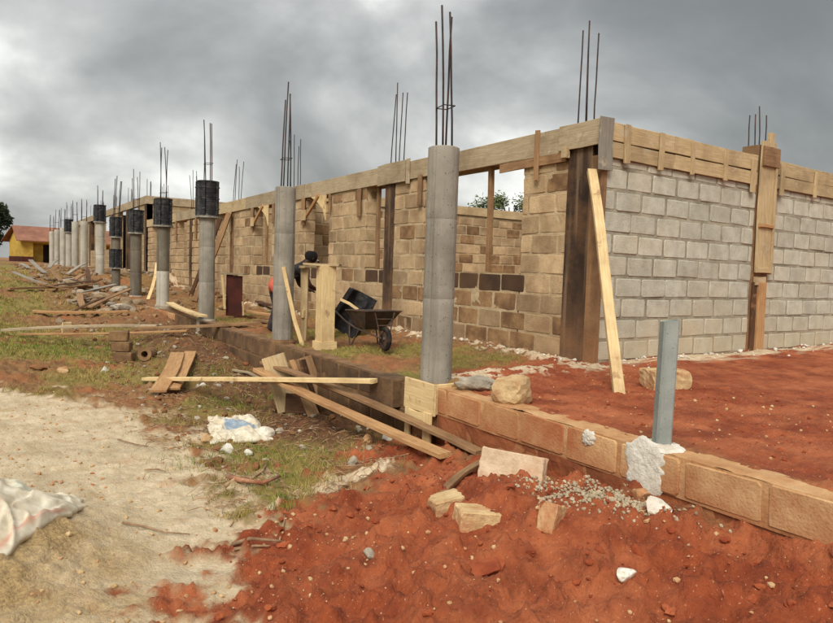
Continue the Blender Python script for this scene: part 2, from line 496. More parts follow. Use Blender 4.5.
def far_block_mat():
    m = bpy.data.materials.new('far_block')
    m.use_nodes = True
    t = NT(m)
    geo = t.n('ShaderNodeNewGeometry')
    sp = t.n('ShaderNodeSeparateXYZ')
    t.l(geo.outputs['Position'], sp.inputs[0])
    cb = t.n('ShaderNodeCombineXYZ')
    t.l(t.math('ADD', sp.outputs[0], sp.outputs[1]), cb.inputs[0])
    t.l(sp.outputs[2], cb.inputs[1])
    b = t.n('ShaderNodeTexBrick', Scale=1.0)
    b.inputs['Color1'].default_value = srgb(168, 146, 112) + (1,)
    b.inputs['Color2'].default_value = srgb(146, 124, 92) + (1,)
    b.inputs['Mortar'].default_value = srgb(184, 168, 138) + (1,)
    b.inputs['Mortar Size'].default_value = .012
    b.inputs['Brick Width'].default_value = .47
    b.inputs['Row Height'].default_value = .25
    t.l(cb.outputs[0], b.inputs['Vector'])
    n = t.noise(geo.outputs['Position'], .8, 6)
    col = t.mix(t.mr(n, .45, .7, 0, .5), b.outputs['Color'], srgb(128, 104, 76))
    t.out(col, .95, t.noise(geo.outputs['Position'], 30), .3)
    MATS['far_block'] = m


far_block_mat()


def ground_mat():
    m = bpy.data.materials.new('ground_soil')
    m.use_nodes = True
    t = NT(m)
    geo = t.n('ShaderNodeNewGeometry')
    pos = geo.outputs['Position']
    at = t.n('ShaderNodeAttribute', attribute_name='cover')
    sp = t.n('ShaderNodeSeparateColor')
    t.l(at.outputs['Color'], sp.inputs[0])
    red, sand, grass, pale = sp.outputs[0], sp.outputs[1], sp.outputs[2], at.outputs['Alpha']
    a = t.noise(pos, 1.4, 8, .62)
    b = t.noise(pos, 9, 8, .65)
    c = t.noise(pos, 45, 5, .6)
    # ochre-brown dirt
    dirt = t.mix(t.mr(b, .35, .65), srgb(150, 112, 74), srgb(112, 80, 52))
    dirt = t.mix(t.mr(a, .45, .65, 0, .7), dirt, srgb(150, 90, 54))
    dat = t.n('ShaderNodeAttribute', attribute_name='ditch')
    dirt = t.mix(t.math('MULTIPLY', dat.outputs['Fac'], .85), dirt, t.mix(t.mr(b, .35, .65), srgb(116, 80, 54), srgb(70, 48, 34)))
    # grass ground
    gr = t.mix(t.mr(b, .35, .65), srgb(138, 122, 66), srgb(104, 96, 44))
    gr = t.mix(t.mr(a, .5, .68, 0, .6), gr, srgb(150, 126, 76))
    col = t.mix(grass, dirt, gr)
    # pale sand of the path
    sd = t.mix(t.mr(b, .32, .68), srgb(212, 194, 164), srgb(182, 162, 130))
    sd = t.mix(t.mr(a, .5, .7, 0, .7), sd, srgb(166, 150, 122))
    sd = t.mix(t.mr(c, .58, .72, 0, .5), sd, srgb(226, 210, 180))
    sd = t.mix(t.mr(t.noise(pos, 3.2, 6, .6), .55, .72, 0, .5), sd, srgb(178, 128, 92))
    hp = t.n('ShaderNodeAttribute', attribute_name='heap')
    hc_ = t.mix(t.mr(c, .35, .65), srgb(176, 148, 98), srgb(128, 100, 62))
    sd = t.mix(t.math('MULTIPLY', hp.outputs['Fac'], .85), sd, hc_)
    col = t.mix(sand, col, sd)
    # red laterite
    rd = t.mix(t.mr(b, .33, .67), srgb(154, 78, 44), srgb(120, 54, 30))
    rd = t.mix(t.mr(a, .42, .68, 0, .8), rd, srgb(186, 112, 72))
    rd = t.mix(t.mr(c, .57, .72, 0, .4), rd, srgb(122, 50, 26))
    rd = t.mix(t.mr(t.noise(pos, 2.6, 5, .6), .50, .66, 0, .7), rd, srgb(112, 50, 28))
    rd = t.mix(t.mr(t.noise(pos, 75, 3, .5), .66, .72, 0, .7), rd, srgb(206, 156, 120))
    col = t.mix(red, col, rd)
    pl = t.mix(t.mr(b, .35, .65), srgb(214, 196, 166), srgb(180, 152, 120))
    col = t.mix(t.mr(t.math('ADD', pale, t.math('MULTIPLY', c, .4)), .35, .75), col, pl)
    h = t.math('ADD', t.math('MULTIPLY', b, .7), t.math('MULTIPLY', c, .6))
    t.out(col, .97, h, 1.0, .03)
    MATS['ground_soil'] = m


ground_mat()


def leaf_mat(name, c1, c2):
    m = bpy.data.materials.new(name)
    m.use_nodes = True
    t = NT(m)
    geo = t.n('ShaderNodeNewGeometry')
    r = geo.outputs['Random Per Island']
    col = t.mix(r, c1, c2)
    t.out(col, .8)
    MATS[name] = m


leaf_mat('leaf_dark', (.012, .022, .008), (.035, .055, .018))
leaf_mat('leaf_mid', (.05, .07, .02), (.11, .13, .045))
leaf_mat('grass_blade', srgb(112, 112, 48), srgb(176, 154, 86))
leaf_mat('grass_green', srgb(84, 108, 38), srgb(140, 150, 62))
leaf_mat('grass_dry', srgb(150, 126, 72), srgb(196, 170, 112))


def sack_mat(name, kind):
    m = bpy.data.materials.new(name)
    m.use_nodes = True
    t = NT(m)
    tcn = t.n('ShaderNodeTexCoord')
    uv = tcn.outputs['UV']
    geo = t.n('ShaderNodeNewGeometry')
    b = t.noise(geo.outputs['Position'], 14, 5)
    col = t.mix(t.mr(b, .35, .7), srgb(220, 212, 192), srgb(190, 178, 152))
    col = t.mix(t.mr(t.noise(geo.outputs['Position'], 4, 5), .5, .7, 0, .6), col, srgb(196, 168, 128))
    sp = t.n('ShaderNodeSeparateXYZ')
    t.l(uv, sp.inputs[0])

    def rect(u0, u1, v0, v1, soft):
        a = t.mr(sp.outputs[0], u0 - soft, u0 + soft); c = t.mr(sp.outputs[0], u1 - soft, u1 + soft, 1, 0)
        d = t.mr(sp.outputs[1], v0 - soft, v0 + soft); f = t.mr(sp.outputs[1], v1 - soft, v1 + soft, 1, 0)
        return t.math('MULTIPLY', t.math('MULTIPLY', a, c), t.math('MULTIPLY', d, f))
    fade = t.mr(t.noise(geo.outputs['Position'], 26, 4), .2, .5)
    if kind == 'bag':
        col = t.mix(t.math('MULTIPLY', t.math('MULTIPLY', rect(.30, .78, .30, .62, .02), fade), .85), col, srgb(110, 142, 170))
        col = t.mix(t.math('MULTIPLY', t.math('MULTIPLY', rect(.36, .70, .70, .76, .01), fade), .5), col, srgb(120, 150, 172))
    else:
        col = t.mix(t.math('MULTIPLY', t.math('MULTIPLY', rect(.05, .34, .25, .6, .06), fade), .8), col, srgb(186, 84, 66))
        col = t.mix(t.math('MULTIPLY', t.math('MULTIPLY', rect(.50, .72, .5, .8, .06), fade), .4), col, srgb(150, 176, 160))
        col = t.mix(t.math('MULTIPLY', t.math('MULTIPLY', rect(.1, .95, .06, .1, .015), fade), .5), col, srgb(196, 110, 84))
    t.out(col, .7, b, .25)
    MATS[name] = m


sack_mat('cement_bag_paper', 'bag')
sack_mat('sack_weave', 'sack')

# ------------------------------------------------------------------ object helpers
WM = {}


def tag(o, label=None, cat=None, group=None, kind=None):
    if label: o['label'] = label
    if cat: o['category'] = cat
    if group: o['group'] = group
    if kind: o['kind'] = kind
    return o


def link(o, parent, mw):
    COL.objects.link(o)
    if parent is not None:
        o.parent = parent
        loc = WM[parent.name].inverted() @ mw
    else:
        loc = mw
    o.matrix_basis = loc
    WM[o.name] = mw
    return o


def empty(name, loc, label, cat, group=None):
    o = bpy.data.objects.new(name, None)
    o.empty_display_size = .2
    link(o, None, Matrix.Translation(Vector(loc)))
    return tag(o, label, cat, group)


def mkmesh(name, verts, faces, mat, smooth=False):
    me = bpy.data.meshes.new(name)
    me.from_pydata([tuple(v) for v in verts], [], [tuple(f) for f in faces])
    me.materials.append(MATS[mat] if isinstance(mat, str) else mat)
    if smooth:
        me.polygons.foreach_set('use_smooth', [True] * len(me.polygons))
    return me


def inst(name, me, parent=None, mw=None, kind=None):
    o = bpy.data.objects.new(name, me)
    link(o, parent, mw or Matrix.Identity(4))
    if kind:
        o['kind'] = kind
    return o


class MB:
    def __init__(s):
        s.v = []; s.f = []

    def add(s, v, f):
        b = len(s.v)
        s.v += [tuple(x) for x in v]
        s.f += [tuple(i + b for i in q) for q in f]
        return s

    def box(s, x0, x1, y0, y1, z0, z1):
        v = [(x, y, z) for x in (x0, x1) for y in (y0, y1) for z in (z0, z1)]
        return s.add(v, [(0, 1, 3, 2), (4, 6, 7, 5), (0, 4, 5, 1), (2, 3, 7, 6), (0, 2, 6, 4), (1, 5, 7, 3)])

    def tube(s, pts, r, n=6, cap=True):
        pts = [Vector(p) for p in pts]
        rr = r if isinstance(r, (list, tuple)) else [r] * len(pts)
        b = len(s.v)
        for i, p in enumerate(pts):
            d = (pts[min(i + 1, len(pts) - 1)] - pts[max(i - 1, 0)]).normalized()
            u = d.cross(Vector((.31, .11, .94))) if abs(d.z) < .9 else d.cross(Vector((1, 0, .05)))
            u.normalize()
            w_ = d.cross(u)
            for k in range(n):
                a = 2 * math.pi * k / n
                s.v.append(tuple(p + (u * math.cos(a) + w_ * math.sin(a)) * rr[i]))
        for i in range(len(pts) - 1):
            for k in range(n):
                a0 = b + i * n + k; a1 = b + i * n + (k + 1) % n
                s.f.append((a0, a1, a1 + n, a0 + n))
        if cap:
            s.f.append(tuple(b + k for k in range(n - 1, -1, -1)))
            s.f.append(tuple(b + (len(pts) - 1) * n + k for k in range(n)))
        return s

    def lathe(s, prof, n=24, a0=0, a1=2 * math.pi, close_ends=True):
        """prof: list of (r, z)"""
        b = len(s.v)
        full = abs(a1 - a0 - 2 * math.pi) < 1e-6
        m = n if full else n + 1
        for r, z in prof:
            for k in range(m):
                a = a0 + (a1 - a0) * k / n
                s.v.append((r * math.cos(a), r * math.sin(a), z))
        for i in range(len(prof) - 1):
            for k in range(n):
                k2 = (k + 1) % m
                s.f.append((b + i * m + k, b + i * m + k2, b + (i + 1) * m + k2, b + (i + 1) * m + k))
        if full and close_ends:
            s.f.append(tuple(b + k for k in range(m - 1, -1, -1)))
            s.f.append(tuple(b + (len(prof) - 1) * m + k for k in range(m)))
        return s

    def build(s, name, mat, parent=None, mw=None, smooth=False, kind=None):
        return inst(name, mkmesh(name, s.v, s.f, mat, smooth), parent, mw, kind)


T = Matrix.Translation


def frame(p0, p1, up=(0, 0, 1), roll=0.0):
    """matrix whose X runs p0->p1, Z near up"""
    p0 = Vector(p0); p1 = Vector(p1)
    x = (p1 - p0).normalized()
    up = Vector(up)
    y = up.cross(x)
    if y.length < 1e-4:
        y = Vector((0, 1, 0))
    y.normalize()
    z = x.cross(y)
    m = Matrix((x, y, z)).transposed().to_4x4()
    m = m @ Matrix.Rotation(roll, 4, 'X')
    m.translation = p0
    return m


_bc = [0]


def board(name, p0, p1, width, thick, mat, parent=None, up=(0, 0, 1), roll=0.0, warp=.004, label=None):
    """a sawn board: length along local X, width along Y, thickness along Z, chamfered, a little bowed and rough-ended"""
    _bc[0] += 1
    rg = random.Random(_bc[0] * 77 + 5)
    L = (Vector(p1) - Vector(p0)).length
    n = max(2, min(12, int(L / .3)))
    hw, ht = width / 2, thick / 2
    c = min(.004, thick * .18)
    prof = [(-hw + c, -ht), (hw - c, -ht), (hw, -ht + c), (hw, ht - c), (hw - c, ht), (-hw + c, ht), (-hw, ht - c), (-hw, -ht + c)]
    b1, b2, ph = rg.uniform(-1, 1) * warp * 2, rg.uniform(-1, 1) * warp * 1.5, rg.uniform(0, 6)
    tw = rg.uniform(-1, 1) * warp * 3
    v = []; f = []
    for i in range(n + 1):
        t = i / n
        s = 4 * t * (1 - t)
        oy = b1 * s + .3 * warp * math.sin(ph + 7 * t); oz = b2 * s
        a = tw * (t - .5)
        for k, (y, z) in enumerate(prof):
            ex = 0
            if i in (0, n):
                ex = rg.uniform(-.006, .006)
            yy = y * (1 + rg.uniform(-.015, .015)); zz = z
            v.append((t * L + ex, yy * math.cos(a) - zz * math.sin(a) + oy, yy * math.sin(a) + zz * math.cos(a) + oz))
    for i in range(n):
        for k in range(8):
            f.append((i * 8 + k, i * 8 + (k + 1) % 8, (i + 1) * 8 + (k + 1) % 8, (i + 1) * 8 + k))
    f.append(tuple(range(7, -1, -1)))
    f.append(tuple(n * 8 + k for k in range(8)))
    o = inst(name, mkmesh(name, v, f, mat), parent, frame(p0, p1, up, roll))
    if label:
        o['label'] = label
    return o


_blk = {}


def block_mesh(L, h, d, mat, var):
    key = (round(L, 2), h, d, mat, var)
    if key in _blk:
        return _blk[key]
    rg = random.Random(int(round(L, 2) * 100) * 31 + var * 7 + int(h * 1000))
    j = lambda a: rg.uniform(-a, a)
    L2, h2 = L / 2, h / 2
    ct = min(.03, L * .15)
    out = [(-L2 + ct * .5, -h2), (L2 - ct * .5, -h2), (L2, -h2 + .014), (L2, h2 - .014), (L2 - ct * .5, h2), (-L2 + ct * .5, h2), (-L2, h2 - .014), (-L2, -h2 + .014)]
    rings = []
    for yy, s_ in ((0, 1), (d, -1)):
        inner = []; outer = []
        for x, z in out:
            jx, jz = j(.005), j(.005)
            sx = 1 if x > 0 else -1; sz = 1 if z > 0 else -1
            outer.append((x + jx, yy + s_ * .008, z + jz))
            inner.append((x + jx - sx * (.004 + abs(j(.007))), yy + j(.0015), z + jz - sz * (.004 + abs(j(.006)))))
        rings += [inner, outer]
    v = rings[0] + rings[1] + rings[2] + rings[3]
    f = [tuple(range(8))] + [(8 + k, 8 + (k + 1) % 8, (k + 1) % 8, k) for k in range(8)]
    f += [tuple(range(23, 15, -1))] + [(16 + k, 16 + (k + 1) % 8, 24 + (k + 1) % 8, 24 + k) for k in range(8)]
    f += [(24 + k, 24 + (k + 1) % 8, 8 + (k + 1) % 8, 8 + k) for k in range(8)]
    me = mkmesh('block', v, f, mat)
    _blk[key] = me
    return me


def mortar_sheet(mb, axis, face, s0, s1, z0, z1, seed, step=.03, amp=.009, base=.007):
    """the uneven skin of mortar between the blocks, in places smeared flush with them"""
    ns = max(2, int((s1 - s0) / step)); nz = max(2, int((z1 - z0) / step))
    S, Zz = np.meshgrid(np.linspace(s0, s1, ns), np.linspace(z0, z1, nz))
    D = face + base + amp * (fbm(S, Zz, 6, 4, seed) * 1.1 + .4 * fbm(S, Zz, 1.3, 2, seed + 50))
    P = np.stack([S, D, Zz], -1) if axis == 'x' else np.stack([D, S, Zz], -1)
    ix = np.arange(ns * nz).reshape(nz, ns)
    if axis == 'x':
        q = np.stack([ix[:-1, :-1], ix[:-1, 1:], ix[1:, 1:], ix[1:, :-1]], -1)
    else:
        q = np.stack([ix[:-1, :-1], ix[1:, :-1], ix[1:, 1:], ix[:-1, 1:]], -1)
    mb.add(P.reshape(-1, 3).tolist(), q.reshape(-1, 4).tolist())


def sub_iv(a, b, holes):
    """subtract holes from interval"""
    iv = [(a, b)]
    for h0, h1 in holes:
        nv = []
        for p, q in iv:
            if h1 <= p or h0 >= q:
                nv.append((p, q)); continue
            if h0 > p: nv.append((p, h0))
            if h1 < q: nv.append((h1, q))
        iv = nv
    return iv


def block_course(part, axis, face, s0, s1, z, h, holes, mat, depth=.225, pitch=.47, shift=0.0, seed=0, matfn=None, stuff=None, name='block', gap=.028):
    """one course. axis 'x': wall runs +X, face at y=face looking -Y; axis 'y': runs +Y, face at x=face looking -X"""
    rg = random.Random(seed)
    s = s0 - shift
    while s < s1:
        pt = pitch + rg.uniform(-.02, .02)
        a, b = max(s + gap / 2, s0), min(s + pt - gap / 2 + rg.uniform(-.006, .006), s1)
        s += pt
        if b - a < .06:
            continue
        for p, q in sub_iv(a, b, holes):
            if q - p < .06:
                continue
            L = q - p
            mid = (p + q) / 2
            hh = h - gap
            mt = matfn(mid, z, rg) if matfn else mat
            off = rg.uniform(-.005, .003)
            zc = z + h / 2 + rg.uniform(-.005, .005)
            if axis == 'x':
                mw = T((mid, face + off, zc)) @ Matrix.Rotation(rg.uniform(-.011, .011), 4, 'Y') @ Matrix.Rotation(rg.uniform(-.012, .012), 4, 'Z')
            else:
                mw = T((face + off, mid, zc)) @ Matrix.Rotation(-math.pi / 2 + rg.uniform(-.012, .012), 4, 'Z') @ Matrix.Rotation(rg.uniform(-.011, .011), 4, 'Y')
            me = block_mesh(L, hh, depth, mt, rg.randrange(5))
            if stuff is not None:
                stuff.add([mw @ v.co for v in me.vertices], [tuple(pl.vertices) for pl in me.polygons])
            else:
                inst(name, me, part, mw)


def rock_mesh(name, sx, sy, sz, seed, mat, sub=2, rough=.22, boxy=0.0, smooth=False):
    bm = bmesh.new()
    bmesh.ops.create_icosphere(bm, subdivisions=sub, radius=1)
    rg = np.random.default_rng(seed)
    A = rg.normal(size=(7, 3)); ph = rg.uniform(0, 6, 7)
    pl = [(Vector(rg.normal(size=3)).normalized(), rg.uniform(.55, .9)) for _ in range(7)]
    for v in bm.verts:
        c = v.co.normalized()
        if boxy:
            m = max(abs(c.x), abs(c.y), abs(c.z))
            c = c.lerp(c / m, boxy)
        r = 1.0
        for k in range(7):
            r += rough / (1.5 + k * .5) * math.sin(ph[k] + (1 + k * .9) * Vector(A[k]).dot(v.co))
        p = c * r
        if not boxy:
            for nrm, dd in pl:
                e_ = p.dot(nrm) - dd
                if e_ > 0:
                    p = p - nrm * e_ * .85
        v.co = Vector((p.x * sx, p.y * sy, p.z * sz))
    me = bpy.data.meshes.new(name)
    bm.to_mesh(me); bm.free()
    me.materials.append(MATS[mat])
    if smooth:
        me.polygons.foreach_set('use_smooth', [True] * len(me.polygons))
    return me


def chunk_mesh(name, sx, sy, sz, seed, mat, cuts=3, chip=.22):
    """a broken block: cube with knocked-off corners and a rough face"""
    rg = np.random.default_rng(seed)
    bm = bmesh.new()
    bmesh.ops.create_cube(bm, size=2)
    bmesh.ops.subdivide_edges(bm, edges=bm.edges[:], cuts=6, use_grid_fill=True)
    pl = []
    for _ in range(5):
        n = Vector(rg.choice([-1, 1], 3) * rg.uniform(.25, 1.0, 3)).normalized()
        ext = abs(n.x) + abs(n.y) + abs(n.z)
        pl.append((n, ext * (1 - rg.uniform(.3, 1) * chip)))
    for v in bm.verts:
        p = v.co.copy()
        for n, d in pl:
            e_ = p.dot(n) - d
            if e_ > 0: p -= n * e_
        q = p * 2.3 + Vector((seed, seed * .7, 0))
        p += Vector((math.sin(q.y * 3 + q.z), math.sin(q.z * 3.3 + q.x), math.sin(q.x * 3.1 + q.y))) * .012 + Vector(rg.normal(size=3)) * .012
        v.co = Vector((p.x * sx, p.y * sy, p.z * sz))
    bmesh.ops.bevel(bm, geom=[e_ for e_ in bm.edges if e_.calc_face_angle(0) > .9], offset=.006, segments=1, affect='EDGES')
    me = bpy.data.meshes.new(name)
    bm.to_mesh(me); bm.free()
    me.materials.append(MATS[mat])
    return me


def rock(name, p, size, seed, mat, label, cat='stone', group=None, rotz=0, tilt=0, sub=2, rough=.2, boxy=0, sink=.25):
    if boxy > .7:
        me = chunk_mesh(name, size[0] / 2, size[1] / 2, size[2] / 2, seed, mat)
    else:
        me = rock_mesh(name, size[0] / 2, size[1] / 2, size[2] / 2, seed, mat, sub, rough, boxy)
    if name == 'sunk_block':
        sink += .08
    mw = T((p[0], p[1], p[2] + size[2] * (.5 - sink))) @ Matrix.Rotation(rotz, 4, 'Z') @ Matrix.Rotation(tilt, 4, 'Y')
    return tag(inst(name, me, None, mw), label, cat, group)


# ------------------------------------------------------------------ ground sheet


def steps(segs):
    out = []
    for a, b, s in segs:
        n = max(1, int(round((b - a) / s)))
        out += list(np.linspace(a, b, n, endpoint=False))
    return out


def geom(a, b, n):
    return list(np.sign(a) * np.geomspace(abs(a), abs(b), n))


gx = geom(-900, -9, 22)[:-1] + steps([(-9, -6.6, .12), (-6.6, -2.5, .019), (-2.5, -2.3, .02), (-2.3, .1, .035), (.1, 8, .3)]) + geom(8, 900, 22)
gy = geom(-900, -6, 22)[:-1] + steps([(-6, -4.4, .1), (-4.4, .3, .019), (.3, 1.2, .03), (1.2, 6, .045), (6, 14, .08), (14, 30, .2), (30, 70, .8)]) + geom(70, 1500, 22)
gx = np.array(gx); gy = np.array(gy)
GX, GY = np.meshgrid(gx, gy)
GZ = height(GX, GY)
red, sand, grs, pal = cover(GX, GY)
nx, ny = len(gx), len(gy)
me = bpy.data.meshes.new('ground')
me.vertices.add(nx * ny)
me.vertices.foreach_set('co', np.stack([GX, GY, GZ], -1).ravel())
idx = np.arange(nx * ny).reshape(ny, nx)
quads = np.stack([idx[:-1, :-1], idx[:-1, 1:], idx[1:, 1:], idx[1:, :-1]], -1).reshape(-1, 4)
nq = len(quads)
me.loops.add(nq * 4)
me.loops.foreach_set('vertex_index', quads.ravel().astype(np.int32))
me.polygons.add(nq)
me.polygons.foreach_set('loop_start', np.arange(0, nq * 4, 4, dtype=np.int32))
me.polygons.foreach_set('loop_total', np.full(nq, 4, dtype=np.int32))
me.polygons.foreach_set('use_smooth', np.ones(nq, bool))
me.update()
ca = me.attributes.new('cover', 'FLOAT_COLOR', 'POINT')
ca.data.foreach_set('color', np.stack([red, sand, grs, pal], -1).astype(np.float32).ravel())
ha = me.attributes.new('heap', 'FLOAT', 'POINT')
ha.data.foreach_set('value', np.clip(1.25 * gauss(GX, GY, -5.85, -1.35, .62, .85) + .8 * fbm(GX, GY, 4, 4, 270), 0, 1).astype(np.float32).ravel())
da = me.attributes.new('ditch', 'FLOAT', 'POINT')
da.data.foreach_set('value', (sm(-4.3, -3.3, GX + fbm(GX, GY, 2, 3, 280)) * sm(-2.38, -2.4, GX) * sm(-.4, .5, GY) * sm(11, 8, GY)).astype(np.float32).ravel())
me.materials.append(MATS['ground_soil'])
tag(inst('ground', me), 'uneven red earth, pale sandy path and patchy grass of the building site', 'ground', kind='structure')

# ------------------------------------------------------------------ building 1
CH = .25           # course height
Z0 = -.01          # base of the first course
BT = 2.75          # top of beam
OPEN = [(1.28, 3.55, 1.0), (4.76, 5.42, 1.0), (6.95, 8.10, 1.0), (10.1, 11.3, 1.0), (13.5, 14.4, 1.0), (15.6, 16.6, -.1), (18.0, 19.2, 1.0), (20.2, 21.2, -.1), (22.0, 23.4, 1.0)]
COLS = [4.6, 8.98, 13.1, 17.45, 21.55]
B1 = empty('unfinished_building', (0, 0, 0), 'long unfinished roofless building of tan and grey concrete blocks with timber beam formwork', 'building')

# --- side wall (grey), runs +X
swm = MB().box(.075, 9.0, .024, .212, -.45, 2.36)
mortar_sheet(swm, 'x', 0.0, .075, 6.6, -.4, 2.36, 11, .028, .007, .0075)
sw = swm.build('side_wall', 'mortar_grey', B1)
SIDECOL = (3.20, 3.62)
for k in range(9):
    block_course(sw, 'x', 0.0, .08, 9.0, Z0 + k * CH, CH, [SIDECOL], 'block_grey', shift=.235 * (k % 2) + .04 * (k % 3), seed=100 + k, gap=.036)
block_course(sw, 'x', 0.0, .08, 9.0, Z0 + 9 * CH, .11, [SIDECOL], 'block_grey', shift=.2, seed=120)
# the column of the side wall, still partly boxed in boards
cl = MB().box(SIDECOL[0], SIDECOL[1], -.012, .235, -.3, 2.9).build('column', 'brown_concrete', B1)
cl['label'] = 'concrete column cast in the grey side wall'

# --- front wall (tan), runs +Y
fw_ = MB()
edges = [.5, 24.3]
for a, b, s in OPEN:
    edges += [a, b]
edges = sorted(edges)
for a, b in zip(edges[:-1], edges[1:]):
    sill = 2.5
    for p, q, s in OPEN:
        if a >= p - 1e-6 and b <= q + 1e-6:
            sill = s
    if sill > 0:
        zt_ = sill - (.01 if sill < 2 else 0)
        fw_.box(.022, .212, a + (.012 if a > .6 else 0), b - .012, -.45, zt_)
        if a < 14:
            mortar_sheet(fw_, 'y', 0.0, a + (.012 if a > .6 else 0), b - .012, -.3, zt_, 21, .035, .008, .006)
fwall = fw_.build('front_wall', 'mortar_tan', B1)


def tanmat(mid, z, rg):
    if .70 < z < .95:
        for a, b, s in OPEN:
            if a - .1 < mid < b + .05 and s > 0:
                return 'block_wet'
    if .45 < z < .70 and 1.4 < mid < 5.3:
        return 'block_stained' if rg.random() < .7 else 'block_tan'
    if z < .2 and rg.random() < .45:
        return 'block_stained'
    if mid < .9 and z > 2.2:
        return 'block_stained'
    return 'block_stained' if rg.random() < .10 else 'block_tan'


far = MB()
for k in range(10):
    z = Z0 + k * CH
    hh = CH if k < 9 else .2
    holes = [(c - .15, c + .15) for c in COLS]
    for a, b, s in OPEN:
        if z + .05 > s:
            holes.append((a, b))
    sh = .235 * (k % 2) + .05 * (k % 3)
    block_course(fwall, 'y', 0.0, .5, 13.25, z, hh, holes, 'block_tan', shift=sh, seed=200 + k, matfn=tanmat)
    block_course(fwall, 'y', 0.0, 13.26, 24.3, z, hh, holes, 'block_tan', shift=sh, seed=230 + k, matfn=lambda *a: 'block_tan', stuff=far)
far.build('block_courses', 'block_tan', fwall, kind='stuff')

# wall columns with their starter bars


def rebar_cluster(parent, x, y, z0, z1, w=.13, n=4, seed=0, lean=.02, r=.008, tie=True):
    rg = random.Random(seed)
    spots = [(-1, -1), (1, -1), (1, 1), (-1, 1)][:n]
    gl = (rg.uniform(-lean, lean), rg.uniform(-lean, lean))
    tops = []
    for i, (a, b) in enumerate(spots):
        h = z1 - rg.uniform(0, .18) * (z1 - z0) * (i > 0)
        lx, ly = gl[0] + rg.uniform(-lean, lean), gl[1] + rg.uniform(-lean, lean)
        pts = []
        for q in range(5):
            t = q / 4
            pts.append((x + a * w / 2 + lx * (h - z0) * t * (1 + t) + rg.uniform(-.004, .004), y + b * w / 2 + ly * (h - z0) * t * (1 + t) + rg.uniform(-.004, .004), z0 + (h - z0) * t))
        MB().tube(pts, r, 6).build('rebar', 'steel_bar', parent, smooth=True)
    if tie:
        zt = z0 + (z1 - z0) * rg.uniform(.25, .45)
        q = [(x - w / 2 - .012, y - w / 2 - .012, zt), (x + w / 2 + .012, y - w / 2 - .012, zt + .01), (x + w / 2 + .012, y + w / 2 + .012, zt), (x - w / 2 - .012, y + w / 2 + .012, zt - .01)]
        m = MB()
        for i in range(4):
            m.tube([q[i], q[(i + 1) % 4]], .005, 5)
        m.build('stirrup', 'steel_bar', parent)


for i, c in enumerate(COLS):
    o = MB().box(-.012, .235, c - .15, c + .15, -.3, 2.5).build('column', 'stain_concrete' if i != 2 else 'brown_concrete', B1)
    rebar_cluster(o, .12, c, 2.72, [4.15, 3.95, 3.9, 4.1, 4.0][i], .16, 4, 300 + i, .018, .009, tie=False)
# corner column: dark cast face and browner arris
o = MB().box(-.014, .235, .13, .5, -.4, 2.5).build('column', 'stain_concrete', B1)
rebar_cluster(o, .08, .34, 2.7, 3.92, .13, 4, 317, .012, .009, tie=False)
MB().box(-.02, .08, -.014, .13, -.4, 2.36).build('column', 'brown_concrete', B1)
rebar_cluster(cl, 3.36, .11, 2.7, 3.45, .16, 4, 312, .018, .009, tie=False)

# --- cross wall inside, seen through the window opening, runs +X at y = 8.8
cw = MB().box(.24, 8.3, 8.812, 9.02, -.3, 2.5).build('cross_wall', 'mortar_tan', B1)
for k in range(10):
    block_course(cw, 'x', 8.8, .24, 8.3, Z0 + k * CH, CH if k < 9 else .2, [], 'block_tan', shift=.235 * (k % 2), seed=260 + k,
                 matfn=lambda mid, z, rg: 'block_stained' if rg.random() < .25 else 'block_tan')
cb_ = MB().box(.24, 8.3, 8.80, 9.03, 2.5, 2.72).build('ring_beam', 'concrete_dark', B1)
board('board', (.24, 8.775, 2.63), (4.2, 8.775, 2.63), .22, .025, 'board_yellow', cb_, up=(0, -1, 0))
board('board', (4.22, 8.775, 2.62), (8.3, 8.775, 2.63), .22, .025, 'board_yellow', cb_, up=(0, -1, 0))
# rear wall of the rooms
rw = MB().box(8.1, 8.3, .24, 8.8, -.3, 2.5).build('rear_wall', 'mortar_tan', B1)
st = MB()
for k in range(10):
    block_course(rw, 'y', 8.08, .24, 8.8, Z0 + k * CH, CH if k < 9 else .2, [(1.5, 3.5), (5, 7)] if k > 3 else [], 'block_tan', shift=.235 * (k % 2), seed=280 + k, matfn=lambda *a: 'block_tan', stuff=st)
st.build('block_courses', 'block_tan', rw, kind='stuff')

# --- ring beam and its formwork
rb = MB()
rb.box(.0, .225, .0, 24.3, 2.505, 2.71)
rb.box(.225, 9.0, .0, .225, 2.365, 2.69)
beam = rb.build('ring_beam', 'concrete_dark', B1)
# front formwork: weathered boards, each with its own small offsets
fb = [(-.05, .62, -.052, 2.475, 2.765, 'board_grey'), (.5, 3.35, -.026, 2.455, 2.75, 'board_grey'), (3.36, 4.32, -.026, 2.47, 2.76, 'board_grey'),
      (4.05, 4.95, -.054, 2.44, 2.79, 'board_grey'), (4.9, 8.1, -.026, 2.47, 2.765, 'board_grey'), (8.11, 11.9, -.028, 2.46, 2.77, 'board_grey'),
      (11.92, 15.6, -.026, 2.46, 2.76, 'board_yellow'), (15.62, 19.4, -.03, 2.47, 2.77, 'board_grey'), (19.42, 24.35, -.026, 2.46, 2.76, 'board_yellow')]
for a, b, x, z0, z1, mt in fb:
    board('board', (x + .013 * 0, a, (z0 + z1) / 2), (x, b, (z0 + z1) / 2 + random.uniform(-.008, .008)), z1 - z0, .024, mt, beam, up=(-1, 0, 0), warp=.006)
